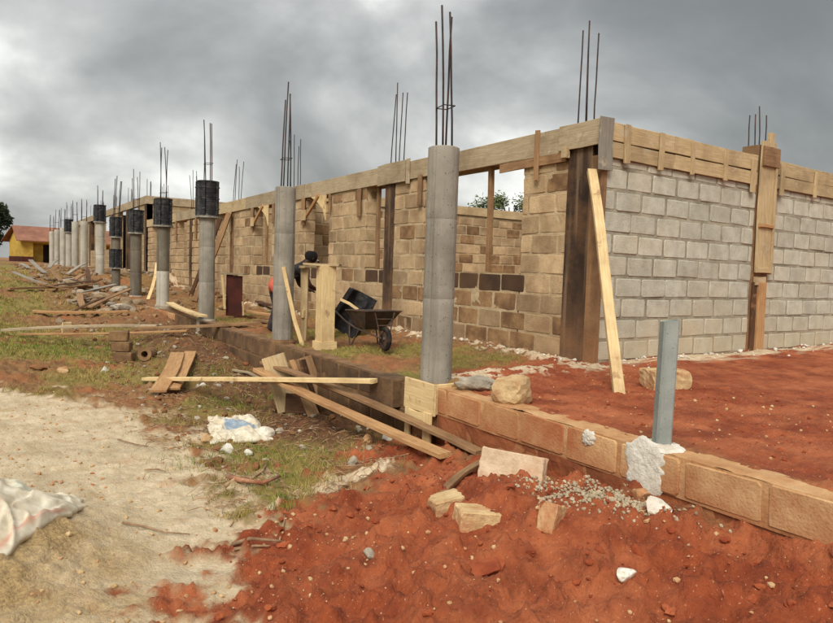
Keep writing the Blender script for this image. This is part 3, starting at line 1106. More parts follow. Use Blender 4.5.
# inner face boards of the same beam (seen from inside and through openings)
for a, b in ((.3, 4.4), (4.42, 8.7), (9.1, 13.0), (13.1, 17.3), (17.35, 24.3)):
    board('board', (.24, a, 2.6), (.24, b, 2.6), .3, .024, 'board_grey', beam, up=(1, 0, 0))
# soffit boards in the openings
for a, b, s in OPEN:
    board('board', (.11, a - .1, 2.487), (.11, b + .1, 2.487), .2, .024, 'board_brown', beam)
board('board', (-.028, .52, 2.40), (-.030, 1.72, 2.385), .115, .025, 'board_brown', beam, up=(-1, 0, 0))
board('board', (-.07, .46, 2.44), (-.07, .55, 2.44), .13, .05, 'board_yellow', beam, up=(-1, 0, 0))
# vertical cleats on the front formwork
for y, z0, z1, wd, mt in ((1.0, 2.16, 2.78, .075, 'board_brown'), (3.62, 2.02, 2.5, .10, 'board_brown'), (3.98, 2.40, 2.8, .09, 'board_grey'), (5.62, 1.95, 2.46, .12, 'board_brown'),
                          (6.86, 2.1, 2.46, .07, 'board_brown'), (8.15, 1.9, 2.47, .16, 'board_brown'), (9.9, 2.0, 2.46, .1, 'board_brown'), (11.35, 1.9, 2.46, .15, 'board_brown'), (13.15, 1.9, 2.5, .2, 'board_yellow'),
                          (14.5, 1.9, 2.5, .12, 'board_brown'), (16.7, 1.8, 2.5, .12, 'board_brown'), (19.3, 1.8, 2.5, .12, 'board_brown')):
    board('cleat', (-.053, y, z0), (-.053, y, z1), wd, .026, mt, beam, up=(-1, 0, 0))
# triangular brackets carrying the lintel boards
for yy in (7.0, 10.2):
    board('brace', (-.06, yy + 1.0, 2.06), (-.06, yy + .35, 2.47), .075, .05, 'board_orange', beam, up=(-1, 0, 0))
    board('brace', (-.10, yy + 1.02, 1.98), (-.10, yy + 1.02, 2.2), .2, .03, 'board_yellow', beam, up=(-1, 0, 0))
    mb = MB()
    pr = [(yy + .04, 2.46), (yy + .75, 2.46), (yy + .40, 2.32), (yy + .16, 2.18), (yy + .04, 1.95)]
    v = [(-.03, a, b) for a, b in pr] + [(-.055, a, b) for a, b in pr]
    n_ = len(pr)
    mb.add(v, [tuple(range(n_)), tuple(range(2 * n_ - 1, n_ - 1, -1))] + [(k, n_ + k, n_ + (k + 1) % n_, (k + 1) % n_) for k in range(n_)])
    mb.build('gusset', 'board_pale', beam)
# side formwork: two tiers of yellow boards with cleats
for a, b, mt in ((.09, 1.25, 'board_yellow'), (1.26, 3.14, 'board_yellow'), (3.70, 6.2, 'board_yellow'), (6.21, 9.0, 'board_yellow')):
    board('board', (a, -.026, 2.635 + random.uniform(-.006, .006)), (b, -.026, 2.635), .205, .024, mt, beam, up=(0, -1, 0), warp=.006)
    board('board', (a + random.uniform(0, .02), -.027, 2.428), (b, -.027, 2.428 + random.uniform(-.008, .004)), .175, .024, mt, beam, up=(0, -1, 0), warp=.006)
for x, z0, z1, wd in ((.36, 2.30, 2.735, .10), (.98, 2.29, 2.73, .085), (1.62, 2.31, 2.70, .07), (2.35, 2.31, 2.69, .08), (3.02, 2.22, 2.66, .11), (3.78, 2.24, 2.70, .10), (4.75, 2.30, 2.69, .07), (5.9, 2.28, 2.7, .09), (7.2, 2.28, 2.7, .09)):
    board('cleat', (x, -.053, z0), (x + random.uniform(-.01, .01), -.053, z1), wd, .026, 'board_yellow', beam, up=(0, -1, 0))
bo = board('board', (-.005, -.056, 2.18), (-.012, -.056, 2.765), .215, .03, 'board_ash', beam, up=(0, -1, 0))
bo['label'] = 'grey upright board capping the corner of the beam formwork'
board('board', (.2, .05, 2.73), (2.0, .06, 2.725), .06, .03, 'board_brown', beam)
board('board', (1.5, .02, 2.735), (1.75, .10, 2.765), .08, .03, 'board_yellow', beam)
board('board', (4.1, .03, 2.725), (5.4, .10, 2.735), .05, .03, 'board_ash', beam)
# box around the side-wall column
board('form_board', (3.40, -.050, 1.12), (3.37, -.052, 2.95), .36, .026, 'board_yellow', cl, up=(0, -1, 0))
board('form_board', (3.60, -.060, 1.10), (3.57, -.060, 2.70), .05, .05, 'board_yellow', cl, up=(0, -1, 0))
board('form_board', (3.21, -.078, 1.78), (3.56, -.078, 1.78), .05, .03, 'board_orange', cl, up=(0, -1, 0))
board('form_board', (3.21, -.078, 1.15), (3.58, -.078, 1.15), .07, .03, 'board_yellow', cl, up=(0, -1, 0))
board('form_board', (3.20, -.078, 2.74), (3.62, -.078, 2.74), .27, .03, 'board_brown', cl, up=(0, -1, 0))
board('form_board', (3.43, -.045, 2.85), (3.43, -.045, 3.08), .11, .05, 'board_yellow', cl, up=(0, -1, 0))
board('form_board', (3.24, -.045, 1.0), (3.5, -.045, 1.0), .12, .04, 'board_yellow', cl, up=(0, -1, 0))
board('form_board', (3.44, -.048, -.04), (3.42, -.048, .98), .2, .05, 'board_orange', cl, up=(0, -1, 0))
board('form_board', (3.275, -.03, -.04), (3.265, -.03, .98), .1, .03, 'board_dark', cl, up=(0, -1, 0))

# shoring poles in the openings
for y, x, z0 in ((2.05, .11, 1.0), (5.16, .11, 1.0), (10.7, .11, 1.0)):
    p = board('shoring_pole', (x, y, z0), (x + .01, y + .03, 2.475), .075, .06, 'board_brown', None, up=(-1, 0, 0))
    tag(p, {2.05: 'brown timber pole propping the beam in the widest window opening', 5.16: 'brown timber pole propping the beam in the narrow window beside the wheelbarrow',
            10.7: 'brown timber pole propping the beam in the window left of the second pillar'}[y], 'timber prop', 'poles shoring the window beams')

# ------------------------------------------------------------------ building 2, further along and higher
B2 = empty('far_building', (0, 24.5, .6), 'second unfinished block building on higher ground beyond the first, its beam rising above', 'building')
m2 = MB()
o2 = [(26.5, 31.5, .6), (34, 37, 1.6), (40, 43, 1.6), (46, 48, .6)]
ed = sorted([24.55, 52] + [q for a, b, s in o2 for q in (a, b)])
for a, b in zip(ed[:-1], ed[1:]):
    s_ = 3.5
    for p, q, s in o2:
        if a >= p - 1e-6 and b <= q + 1e-6: s_ = s
    m2.box(0, .22, a, b, -.2, s_ - (.05 if s_ < .7 else 0))
m2.build('front_wall', 'far_block', B2)
MB().box(.22, 9, 24.55, 24.77, -.2, 3.45).build('side_wall', 'far_block', B2)
MB().box(.22, 8, 33, 33.2, .3, 3.45).build('cross_wall', 'interior_shade', B2)
MB().box(2.2, 2.4, 24.8, 33, .3, 2.9).build('cross_wall', 'interior_shade', B2)  # inner walls coloured dark to paint the shade behind the wide opening
bb = MB()
bb.box(-.01, .23, 24.54, 52, 3.5, 3.72)
b2b = bb.build('ring_beam', 'concrete_dark', B2)
for a in range(25, 52, 4):
    board('board', (-.03, a - .45, 3.62), (-.03, a + 3.5, 3.62), .34, .025, 'board_grey', b2b, up=(-1, 0, 0))
MB().box(.23, 9, 24.54, 24.78, 3.45, 3.72).build('ring_beam', 'concrete_dark', B2)
board('board', (-.05, 24.52, 3.62), (4.4, 24.52, 3.62), .34, .025, 'board_grey', b2b, up=(0, -1, 0))
board('board', (4.42, 24.52, 3.62), (9, 24.52, 3.62), .34, .025, 'board_grey', b2b, up=(0, -1, 0))
for i, yy in enumerate((24.7, 29.0, 33.3, 37.6, 42)):
    o = MB().box(-.04, .24, yy - .15, yy + .15, .3, 3.5).build('column', 'stain_concrete', B2)
    rebar_cluster(o, .1, yy, 3.7, 4.5, .16, 3, 700 + i, .01, .012, tie=False)
# steps up to the higher floor
stp = empty('concrete_steps', (-1.1, 21.5, .1), 'rough concrete steps between the two buildings leading up to the higher floor', 'steps')
for k in range(4):
    MB().box(-2.1, -.1, 19.8 + k * .6, 20.45 + k * .6, -.3, .22 + k * .13).build('step', 'concrete_dark' if k % 2 else 'stone_grey', stp)

# ------------------------------------------------------------------ foundation (dwarf) wall
FW = empty('foundation_wall', (-2.38, 0, -.3), 'low block foundation wall edging the veranda, stained with red earth', 'wall')
ZT = -.035
fm = MB().box(-2.478, -2.282, -7.0, -.42, -1.1, ZT - .012)
mortar_sheet(fm, 'y', -2.5, -4.6, -.42, ZT - CH, ZT - .01, 77, .025, .006, .0065)
fm2 = MB().box(-2.478, -2.282, .02, 19.4, -1.1, ZT - .045)
mortar_sheet(fm2, 'y', -2.5, .03, 9.0, -.9, ZT - .05, 78, .035, .009, .006)
fm2.build('mortar_core', 'mortar_mossy', FW)
fm.build('mortar_core', 'mortar_found', FW)
block_course(FW, 'y', -2.5, -7.0, -.45, ZT - CH, CH, [], 'block_found', depth=.23, shift=.10, seed=500, gap=.034)
for k in range(4):
    z = ZT - CH * (k + 1)
    block_course(FW, 'y', -2.5, .03, 19.4, z - .04, CH, [], 'block_mossy', depth=.23, shift=.235 * (k % 2), seed=520 + k,
                 matfn=lambda mid, z, rg: 'block_mossy' if mid < 9 else 'block_found')
# red-stained footing under the single course, a little set back and wavy
ft = MB()
mortar_sheet(ft, 'y', -2.492, -7.0, -.44, -1.0, ZT - CH + .004, 88, .04, .022, .008)
ft.box(-2.46, -2.29, -7.0, -.44, -1.0, ZT - CH - .004)
ft.build('footing', 'footing', FW)
# crumbled mortar along the top
cp_ = MB()
S_ = np.linspace(-7, -.46, 260); Q_ = np.linspace(-2.492, -2.27, 10)
SS, QQ = np.meshgrid(S_, Q_)
CZ = ZT - .012 + .016 * (fbm(SS, QQ, 9, 4, 91) + .2) - .03 * np.maximum(0, np.abs((QQ + 2.386) / .116) - .75) + .012 * fbm(SS, QQ, 2, 2, 95)
ix = np.arange(SS.size).reshape(SS.shape)
cp_.add(np.stack([QQ, SS, CZ], -1).reshape(-1, 3).tolist(), np.stack([ix[:-1, :-1], ix[1:, :-1], ix[1:, 1:], ix[:-1, 1:]], -1).reshape(-1, 4).tolist())
cp_.build('coping_mortar', 'mortar_found', FW, smooth=True)
# stub with boards under the nearest pillar
bk = inst('stub_block', block_mesh(.40, .28, .34, 'block_mossy', 2), FW, T((-2.62, .34, -.20)) @ Matrix.Rotation(-math.pi / 2 + .06, 4, 'Z'))
bk['label'] = 'projecting rough block beside the boxed pillar foot'

# ------------------------------------------------------------------ round pillars
PX = -2.36
ORD = ['nearest', 'second', 'third', 'fourth', 'fifth', 'sixth', 'seventh', 'eighth', 'ninth', 'tenth', 'eleventh', 'twelfth', 'thirteenth']
#       y      base   top   sleeve(z0,z1) lower sleeve   rebar top   material
PIL = [(-.22, -.03, 2.09, None, None, 3.3, 'concrete'), (3.48, -.04, 2.06, None, None, 3.5, 'concrete'), (7.2, -.05, 1.87, (1.85, 2.5), None, 3.6, 'concrete'),
       (10.75, .0, 1.85, (1.82, 2.44), None, 3.7, 'concrete'), (13.93, .05, 1.8, (1.75, 2.37), None, 3.45, 'concrete_dark'), (17.1, .1, 1.8, (1.72, 2.34), (.76, 1.35), 3.6, 'concrete_dark'),
       (20.45, .5, 2.35, (2.33, 2.93), None, 3.6, 'concrete_pale'), (24.8, .5, 2.55, None, None, 3.45, 'concrete_pale'), (27.9, .5, 2.66, None, None, 3.6, 'concrete_pale'),
       (30.4, .5, 2.3, (2.28, 2.9), None, 3.7, 'concrete_pale'), (33.2, .5, 2.6, None, None, 3.6, 'concrete_pale'), (36.4, .5, 2.6, None, None, 3.7, 'concrete_pale'), (39.6, .5, 2.6, None, None, 3.6, 'concrete_pale')]
LBL = ['nearest round grey concrete pillar, on a boxed timber foot at the wall corner', 'second round concrete pillar, just left of the timber box stand',
       'third round pillar, tall, with a large black form sleeve, left of the red-brown panel', 'fourth round pillar, dark above and pale below, with black sleeve',
       'fifth round pillar, dark grey with black sleeve, beside the leaning white strip', 'sixth round pillar, thin, wearing two black sleeves one above the other',
       'seventh round pillar, pale, with black sleeve higher than its neighbours', 'eighth round pillar, pale and bare, just left of the sleeved pale one',
       'ninth round pillar, pale and bare, right of the smallest black sleeve', 'tenth round pillar, pale, with the smallest and farthest black sleeve',
       'eleventh pale round pillar, right of the middle of the last three', 'twelfth pale round pillar, between the last two bare pillars', 'thirteenth pale round pillar, farthest, beside the yellow house']


def sleeve(part_parent, x, y, z0, z1, r):
    n = 28
    prof = []
    N = 7
    for k in range(N):
        za = z0 + .04 + (z1 - z0 - .08) * k / N
        zb = z0 + .04 + (z1 - z0 - .08) * (k + 1) / N
        prof += [(r, za + .004), (r, zb - .016), (r + .003, zb - .012), (r + .003, zb - .002)]
    pr = [(r - .03, z0), (r + .012, z0)] + prof + [(r + .012, z1 - .02), (r + .012, z1), (r - .03, z1), (r - .03, z1 - .06)]
    o = MB().lathe(pr, n, close_ends=True).build('form_sleeve', 'black_form', part_parent, T((x, y, 0)))
    MB().lathe([(r + .004, z0 - .025), (r + .03, z0 - .025), (r + .03, z0 + .012), (r + .004, z0 + .012)], n, close_ends=False).build('rim', 'form_rim', o, T((x, y, 0)))
    for a in (2.6, 4.1, 5.4):
        c, s = math.cos(a), math.sin(a)
        m = MB()
        m.box(r - .01, r + .035, -.022, .022, z0 + .02, z1 - .01)
        m.build('clamp_flange', 'black_form', o, T((x, y, 0)) @ Matrix.Rotation(a, 4, 'Z'))
        for zz in (z0 + .14, (z0 + z1) / 2, z1 - .12):
            MB().box(r + .01, r + .045, -.03, .03, zz - .01, zz + .01).build('bolt', 'form_bolt', o, T((x, y, 0)) @ Matrix.Rotation(a, 4, 'Z'))


for i, (y, b, tp, s1, s2, rt_, mt) in enumerate(PIL):
    e_ = empty('round_pillar', (PX, y, b), LBL[i], 'pillar', 'row of round pillars')
    r = .142 if i != 5 else .125
    rg = random.Random(900 + i)
    cuts = [b - .02, b + (tp - b) * .36, b + (tp - b) * .7, tp]
    if i == 3:
        cuts = [b - .1, b + .78, tp]
    if i > 6:
        cuts = [b - .3, tp]
    for q in range(len(cuts) - 1):
        z0, z1 = cuts[q], cuts[q + 1]
        rr = r + rg.uniform(-.0015, .0015)
        ox, oy = rg.uniform(-.002, .002), rg.uniform(-.002, .002)
        top = q == len(cuts) - 2
        pr = [(rr - .0008, z0), (rr, z0 + .002)]
        for t in (.1, .3, .5, .7, .9):
            pr.append((rr + rg.uniform(-.001, .001), z0 + (z1 - z0) * t))
        pr += [(rr, z1 - .002), (rr - .0008, z1)]
        if top:
            pr += [(rr - .01, z1 + .006)]
        mq = mt
        if i == 3:
            mq = 'concrete_pale' if q == 0 else 'concrete_dark'
        sh_ = MB().lathe(pr, 36).build('shaft', mq, e_, T((PX + ox, y + oy, 0)), smooth=True)
        fl = [len(p_.vertices) == 4 and p_.index >= 36 and p_.index < 36 * (len(pr) - (3 if top else 2)) for p_ in sh_.data.polygons]
        sh_.data.polygons.foreach_set('use_smooth', fl)
    if i < 6:
        for a_ in (math.radians(205), math.radians(285)):
            MB().box(r - .004, r + .0035, -.003, .003, b + .01, tp - .012).build('form_seam', mt, e_, T((PX, y, 0)) @ Matrix.Rotation(a_ + .15 * i, 4, 'Z'))
    for s_ in (s1, s2):
        if s_:
            sleeve(e_, PX, y, s_[0], s_[1], r + .045)
    zt = (s1[1] - .3) if s1 else tp - .05
    rebar_cluster(e_, PX, y, zt, rt_, [.10, .10, .11, .12, .13, .14, .15][i] if i < 7 else .18, 4, [21, 34, 43, 44, 45, 46, 47, 48, 49, 50, 51, 52, 53][i], (.04 if i == 0 else .028) if i < 2 else .016, .009 if i < 5 else .012)
    if i == 0:
        # timber box at its foot
        MB().box(-2.52, -2.24, -.40, -.04, -.62, -.03).build('foot', 'brown_concrete', e_)
        board('foot_board', (-2.545, -.47, -.155), (-2.548, .0, -.150), .28, .026, 'board_pale', e_, up=(-1, 0, 0))
        board('foot_board', (-2.53, -.432, -.155), (-2.30, -.43, -.155), .27, .026, 'board_pale', e_, up=(0, -1, 0))
        board('foot_board', (-2.572, -.41, -.60), (-2.572, -.41, -.27), .115, .026, 'board_pale', e_, up=(-1, 0, 0))
        board('foot_board', (-2.55, -.06, -.55), (-2.55, -.06, -.28), .08, .026, 'board_pale', e_, up=(-1, 0, 0))
        board('foot_board', (-2.556, -.33, -.36), (-2.556, -.10, -.36), .14, .022, 'board_pale', e_, up=(-1, 0, 0))
    else:
        pr = [(r + .035, b - .25), (r + .03, b - .02), (r + .012, b + .012)]
        MB().lathe(pr, 20).build('foot', 'stone_grey' if i > 1 else 'mortar_mossy', e_, T((PX, y, 0)))

# ------------------------------------------------------------------ grey post on the foundation
gp = empty('grey_post', (-2.40, -2.66, -.05), 'slim grey steel post set in white cement on the foundation wall', 'post')
pm = T((-2.40, -2.655, -.1)) @ Matrix.Rotation(math.radians(-33), 4, 'Z') @ Matrix.Rotation(.012, 4, 'Y')
q = .047
ring = lambda h, z: [(-h * .75, -h, z), (h * .75, -h, z), (h, -h * .75, z), (h, h * .75, z), (h * .75, h, z), (-h * .75, h, z), (-h, h * .75, z), (-h, -h * .75, z)]
mp_ = MB()
v = ring(q, 0) + ring(q, .83) + ring(q - .005, .83) + ring(q - .005, .35)
f = []
for a in range(3):
    f += [(a * 8 + k, a * 8 + (k + 1) % 8, a * 8 + 8 + (k + 1) % 8, a * 8 + 8 + k) for k in range(8)]
f.append(tuple(24 + k for k in range(8)))
for i_ in range(8, 24):   # slightly slanted, dented cut at the top
    x_, y_, z_ = v[i_]
    v[i_] = (x_, y_, z_ + .18 * x_ - .03 * y_)
mp_.add(v, f)
mp_.build('shaft', 'post_grey', gp, pm)


def splat(name, o, u, v, n, rad, thick, mat, parent, seed, nt_=40, nr=12):
    o = np.array(o, float); u = np.array(u, float); v = np.array(v, float); n = np.array(n, float)
    P = [o + n * thick]
    for i in range(1, nr + 1):
        r = i / nr
        for k in range(nt_):
            a = 2 * math.pi * k / nt_
            R_ = rad(a) * (1 + .22 * float(fbm(np.array([math.cos(a) * 1.7 + 5]), np.array([math.sin(a) * 1.7]), 2.2, 3, seed)[0]) * 2)
            h_ = thick * (1 - r ** 3) + thick * .55 * float(fbm(np.array([r * math.cos(a) * 3]), np.array([r * math.sin(a) * 3]), 2.6, 3, seed + 7)[0]) - .012 * (i == nr)
            P.append(o + u * math.cos(a) * R_ * r + v * math.sin(a) * R_ * r + n * h_)
    f = [(0, 1 + k, 1 + (k + 1) % nt_) for k in range(nt_)]
    for i in range(nr - 1):
        for k in range(nt_):
            a_, b_ = 1 + i * nt_ + k, 1 + i * nt_ + (k + 1) % nt_
            f.append((a_, a_ + nt_, b_ + nt_, b_))
    return inst(name, mkmesh(name, P, f, mat, True), parent)


splat('cement_base', (-2.40, -2.66, ZT), (0, -1, 0), (1, 0, 0), (0, 0, 1), lambda a: .17 - .06 * abs(math.sin(a)), .022, 'cement_white', gp, 3)
splat('cement_base', (-2.505, -2.64, -.135), (0, -1, 0), (0, 0, 1), (-1, 0, 0), lambda a: .15 + (.07 if math.sin(a) < -.5 else 0) * abs(math.sin(a)) - .02 * math.cos(a), .011, 'cement_white', gp, 5)

# ------------------------------------------------------------------ timber lying or leaning around


def lone_board(name, p0, p1, w_, t_, mat, label, cat='board', up=(0, 0, 1), roll=0, group=None, warp=.02):
    return tag(board(name, p0, p1, w_, t_, mat, None, up, roll, warp), label, cat, group)


pr0 = onz(619, 390, -.03)
lone_board('leaning_prop', (pr0[0], pr0[1], H(pr0[0], pr0[1]) - .03), (-.085, .07, 2.18), .10, .06, 'board_pale', 'long pale timber prop leaning against the building corner', 'timber prop', up=(-.6, -.8, 0))

a0 = gnd(145, 383); b0 = Vector(onz(374, 381, -.10))
lone_board('pale_plank', a0 + Vector((0, 0, .06)), b0, .10, .045, 'board_pale', 'single pale straight plank spanning from the grass to the foundation wall', warp=.006)
e1 = gnd(480, 459); e2_ = gnd(446, 463)
s0_ = Vector(onz(268, 366, -.22))
lone_board('brown_plank', s0_ + Vector((-.02, .10, .03)), e1 + Vector((0, 0, .045)), .11, .035, 'board_brown', 'upper brown plank of the sloping bundle, its end farthest right', group='sloping plank bundle')
lone_board('brown_plank', s0_ + Vector((-.13, -.02, -.03)), e2_ + Vector((0, 0, .03)), .13, .04, 'board_orange', 'lower orange-brown plank of the sloping bundle, nearest the viewer', group='sloping plank bundle')
lone_board('brown_plank', s0_ + Vector((.10, .12, .02)), e1 + Vector((.14, .18, .03)), .10, .035, 'board_dark', 'darkest plank at the back of the sloping bundle', group='sloping plank bundle')

# broken chute of boards sliding off the foundation
ch = empty('board_chute', onz(290, 405, -.7), 'broken wooden trough tipped down from the foundation wall below the second pillar', 'formwork')
c0 = Vector(onz(274, 360, -.12)); c1 = Vector(onz(290, 412, -.72))
dirn = (c1 - c0).normalized()
side = Vector((.75, -.62, 0)).normalized()
upv = dirn.cross(side).normalized()
if upv.z < 0: upv = -upv
board('side_board', c0 - dirn * .05, c0 + dirn * .62, .28, .03, 'board_yellow', ch, up=upv)
board('side_board', c0 + dirn * .50 - upv * .05 + side * .02, c1 + dirn * .08 - upv * .04, .26, .03, 'board_yellow', ch, up=upv, roll=.1)
board('side_board', c0 + side * .30 - upv * .14, c1 + side * .30 - upv * .12, .2, .03, 'board_dark', ch, up=side)  # dark timber colour paints the shade inside the trough
board('side_board', c0 - upv * .26 + side * .22, c1 - upv * .22 + side * .26 + dirn * .18, .34, .03, 'board_brown', ch, up=upv)
board('side_board', c0 - side * .14 - upv * .13, c1 - side * .14 - upv * .13, .22, .03, 'board_dark', ch, up=side)
board('floor_board', onz(283, 420, -.74), onz(313, 415, -.70), .22, .03, 'board_brown', ch)
board('end_board', onz(286, 403, -.58), onz(311, 404, -.56), .22, .03, 'board_dark', ch, up=(-.55, -.8, .2))  # dark panel added to stand in for the trough's shaded cavity
board('side_board', onz(297, 376, -.3), onz(314, 416, -.66), .13, .03, 'board_brown', ch, up=(-.4, -.6, .7))
lone_board('short_stick', onz(292, 360, -.12), onz(302, 385, -.4), .05, .04, 'board_orange', 'short orange stick leaning on the foundation beside the broken trough', 'stick')
g1 = gnd(233, 371); g2 = gnd(262, 360)
lone_board('thin_stick', g1 + Vector((0, 0, .03)), g2 + Vector((0, 0, .12)), .035, .03, 'board_grey', 'thin weathered stick lying left of the broken trough', 'stick')

# two boards crossing on the grass
q0 = gnd(160, 396); q1 = gnd(186, 359)
lone_board('short_board', q0 + Vector((-.02, 0, .05)), q1 + Vector((-.12, 0, .10)), .2, .03, 'board_orange', 'left of two short orange boards side by side on the grass', group='short board pair')
lone_board('short_board', q0 + Vector((.17, .10, .05)), q1 + Vector((.08, .08, .10)), .17, .03, 'board_orange', 'right of two short orange boards side by side on the grass', group='short board pair')

# long planks running from the bank to the veranda
l0 = gnd(3, 337); l1 = Vector(onz(272, 325, -.02))
lone_board('long_plank', l0 + Vector((0, 0, .07)), l0.lerp(l1, .58) + Vector((0, 0, .05)), .12, .045, 'board_grey', 'long grey plank from the left edge, upper of the long pair', group='long planks on the bank')
lone_board('long_plank', l0.lerp(l1, .5) + Vector((.05, -.1, .04)), l1 + Vector((0, 0, .05)), .13, .045, 'board_brown', 'long brown plank ending on the veranda beside the second pillar', group='long planks on the bank')
lone_board('long_plank', l0 + Vector((.25, -.55, .05)), l0.lerp(l1, .66) + Vector((0, -.5, 0.0)), .08, .03, 'board_orange', 'thin orange plank nearest the viewer, under the long pair', group='long planks on the bank')
lone_board('long_plank', gnd(33, 314) + Vector((0, 0, .05)), gnd(127, 314) + Vector((0, 0, .06)), .16, .05, 'board_orange', 'orange plank lying in front of the rubble heap', group='long planks on the bank')
lone_board('long_plank', gnd(8, 293) + Vector((0, 0, .06)), gnd(120, 291) + Vector((0, 0, .12)), .14, .05, 'board_brown', 'brown plank lying across the rubble heap', group='long planks on the bank')
lone_board('long_plank', gnd(0, 264) + Vector((0, 0, .06)), gnd(72, 270) + Vector((0, 0, .1)), .2, .06, 'board_brown', 'farthest plank, across the ground before the yellow house', group='long planks on the bank')
wp = gnd(66, 334)
lone_board('white_peg', wp, wp + Vector((.01, 0, .24)), .16, .05, 'board_pale', 'short pale peg standing upright behind the long planks', 'peg', up=(.4, -.9, 0))
lone_board('leaning_strip', gnd(148, 300), Vector(onx(157, 263, -1.9)), .09, .03, 'board_pale', 'pale strip leaning between the fourth and fifth pillars', 'board', up=(-.6, -.8, 0))
lone_board('leaning_pole', Vector((-1.2, 12.4, H(-1.2, 12.4))), Vector((-.12, 13.0, 2.4)), .14, .08, 'board_brown', 'tall brown timber leaning on the wall just left of the third pillar', 'timber prop', up=(-.6, -.8, 0))
lone_board('leaning_pole', Vector((-.9, 14.0, H(-.9, 14.0))), Vector((-.1, 13.9, 2.3)), .10, .07, 'board_dark', 'dark timber leaning on the wall behind the third pillar', 'timber prop', up=(-.6, -.8, 0))
for k, (pa, pb, mt, lb) in enumerate((((258, 322), (290, 330), 'board_brown', 'brown board lying on the veranda left of the second pillar'),
                                      ((241, 312), (276, 318), 'board_orange', 'orange board on the veranda right of the red-brown panel'),
                                      ((170, 306), (203, 320), 'board_pale', 'pale board on the foundation left of the third pillar'),
                                      ((258, 305), (284, 311), 'board_dark', 'dark board on the veranda near the bending worker'))):
    A = Vector(onz(*pa, .0)); Bv = Vector(onz(*pb, .01))
    lone_board('veranda_board', A + Vector((0, 0, .03 + .02 * k)), Bv + Vector((0, 0, .03 + .02 * k)), .16, .04, mt, lb, group='boards on the veranda')
lone_board('pale_post_stub', onz(203, 327, -.2), onz(203, 312, -.0) + np.array([0, 0, .08]), .14, .05, 'board_pale', 'pale upright stub board at the foot of the third pillar', 'peg', up=(-.5, -.85, 0))

# ------------------------------------------------------------------ timber box stand by the second pillar
sx, sy = -2.08, 2.72
bz = H(sx, sy)
std = empty('timber_box_stand', (sx, sy, bz), 'tall square box of yellow boards with a flat cap beside the second pillar', 'formwork')
hb = .085
for a, b, u in (((-hb, -1), (-hb, 1), (-1, 0, 0)), ((hb, -1), (hb, 1), (1, 0, 0))):
    board('side_board', (sx + a[0], sy, bz), (sx + a[0], sy, bz + 1.08), .15, .024, 'board_pale', std, up=u)
for d_ in (-hb, hb):
    board('side_board', (sx, sy + d_, bz), (sx, sy + d_, bz + 1.08), .195, .024, 'board_pale', std, up=(0, d_, 0))
board('cap', (sx - .22, sy + .20, bz + 1.10), (sx + .15, sy - .10, bz + 1.095), .20, .03, 'board_yellow', std)
MB().box(sx - .12, sx + .12, sy - .12, sy + .12, bz - .03, bz + .09).build('plinth', 'board_pale', std)
lone_board('pale_batten', (sx - .12, sy + .42, H(sx - .12, sy + .42)), (sx - .34, sy + .62, bz + 1.05), .055, .03, 'board_pale', 'thin pale slat leaning beside the timber box stand', 'batten', up=(-.6, -.8, 0))
bn = empty('work_bench', (-1.75, 4.0, -.1), 'makeshift timber bench between the second pillar and the box stand', 'bench')
board('leg', (-2.02, 3.55, H(-2, 3.5)), (-2.02, 3.55, .98), .10, .06, 'board_yellow', bn, up=(-.6, -.8, 0))
board('leg', (-1.45, 3.9, H(-1.4, 3.9)), (-1.45, 3.9, .98), .10, .06, 'board_yellow', bn, up=(-.6, -.8, 0))
board('rail', (-2.06, 3.5, .32), (-1.40, 3.9, .30), .12, .04, 'board_pale', bn, up=(-.5, -.85, 0))
board('top_rail', (-2.10, 3.46, .985), (-1.75, 3.70, .985), .10, .03, 'board_yellow', bn)

# red-brown panel box by the third pillar
rp = empty('panel_box', (-1.55, 7.9, -.05), 'red-brown steel panel box standing behind the third pillar, with a white strip', 'formwork')
rpm = T((-1.68, 8.1, -.06)) @ Matrix.Rotation(math.radians(-36), 4, 'Z')
MB().box(-.02, .30, -.012, .012, 0, .82).build('panel', 'red_steel', rp, rpm)
MB().box(-.03, -.006, -.012, .36, 0, .84).build('panel', 'red_steel', rp, rpm)
MB().box(-.14, .34, -.08, .3, .842, .87).build('cap', 'board_grey', rp, rpm)
pa = rpm @ Vector((-.10, -.06, .84)); pb = rpm @ Vector((-.02, -.10, .14))
board('strip', pa, pb, .05, .02, 'board_pale', rp, up=(-.6, -.8, 0))
board('strip', rpm @ Vector((.34, -.03, .02)), rpm @ Vector((.32, -.03, .3)), .04, .02, 'board_pale', rp, up=(-.6, -.8, 0))

# ------------------------------------------------------------------ wheelbarrow
wp_ = Vector((-1.52, 2.45, H(-1.52, 2.45)))
wb = empty('wheelbarrow', wp_, 'rusty steel wheelbarrow standing on the veranda by the front wall', 'wheelbarrow')
wmx = T(wp_) @ Matrix.Rotation(math.radians(-97), 4, 'Z') @ Matrix.Scale(.84, 4)     # local +X = forward (wheel)
tray = MB()
top_ = [(-.42, -.30, .56), (.44, -.30, .60), (.50, .0, .61), (.44, .30, .60), (-.42, .30, .56)]
bot_ = [(-.26, -.17, .30), (.12, -.17, .29), (.14, 0, .29), (.12, .17, .29), (-.26, .17, .30)]
v = top_ + bot_ + [(x * .985, y * .975, z + .004) for x, y, z in top_] + [(x * .97, y * .95, z + .012) for x, y, z in bot_]
f = [(k, (k + 1) % 5, 5 + (k + 1) % 5, 5 + k) for k in range(5)] + [(9, 8, 7, 6, 5)]
f += [(10 + (k + 1) % 5, 10 + k, 15 + k, 15 + (k + 1) % 5) for k in range(5)] + [(15, 16, 17, 18, 19)] + [(k, 10 + k, 10 + (k + 1) % 5, (k + 1) % 5) for k in range(5)]
tray.add(v, f)
tr = tray.build('tray', 'barrow_steel', wb, wmx)
mb = MB()
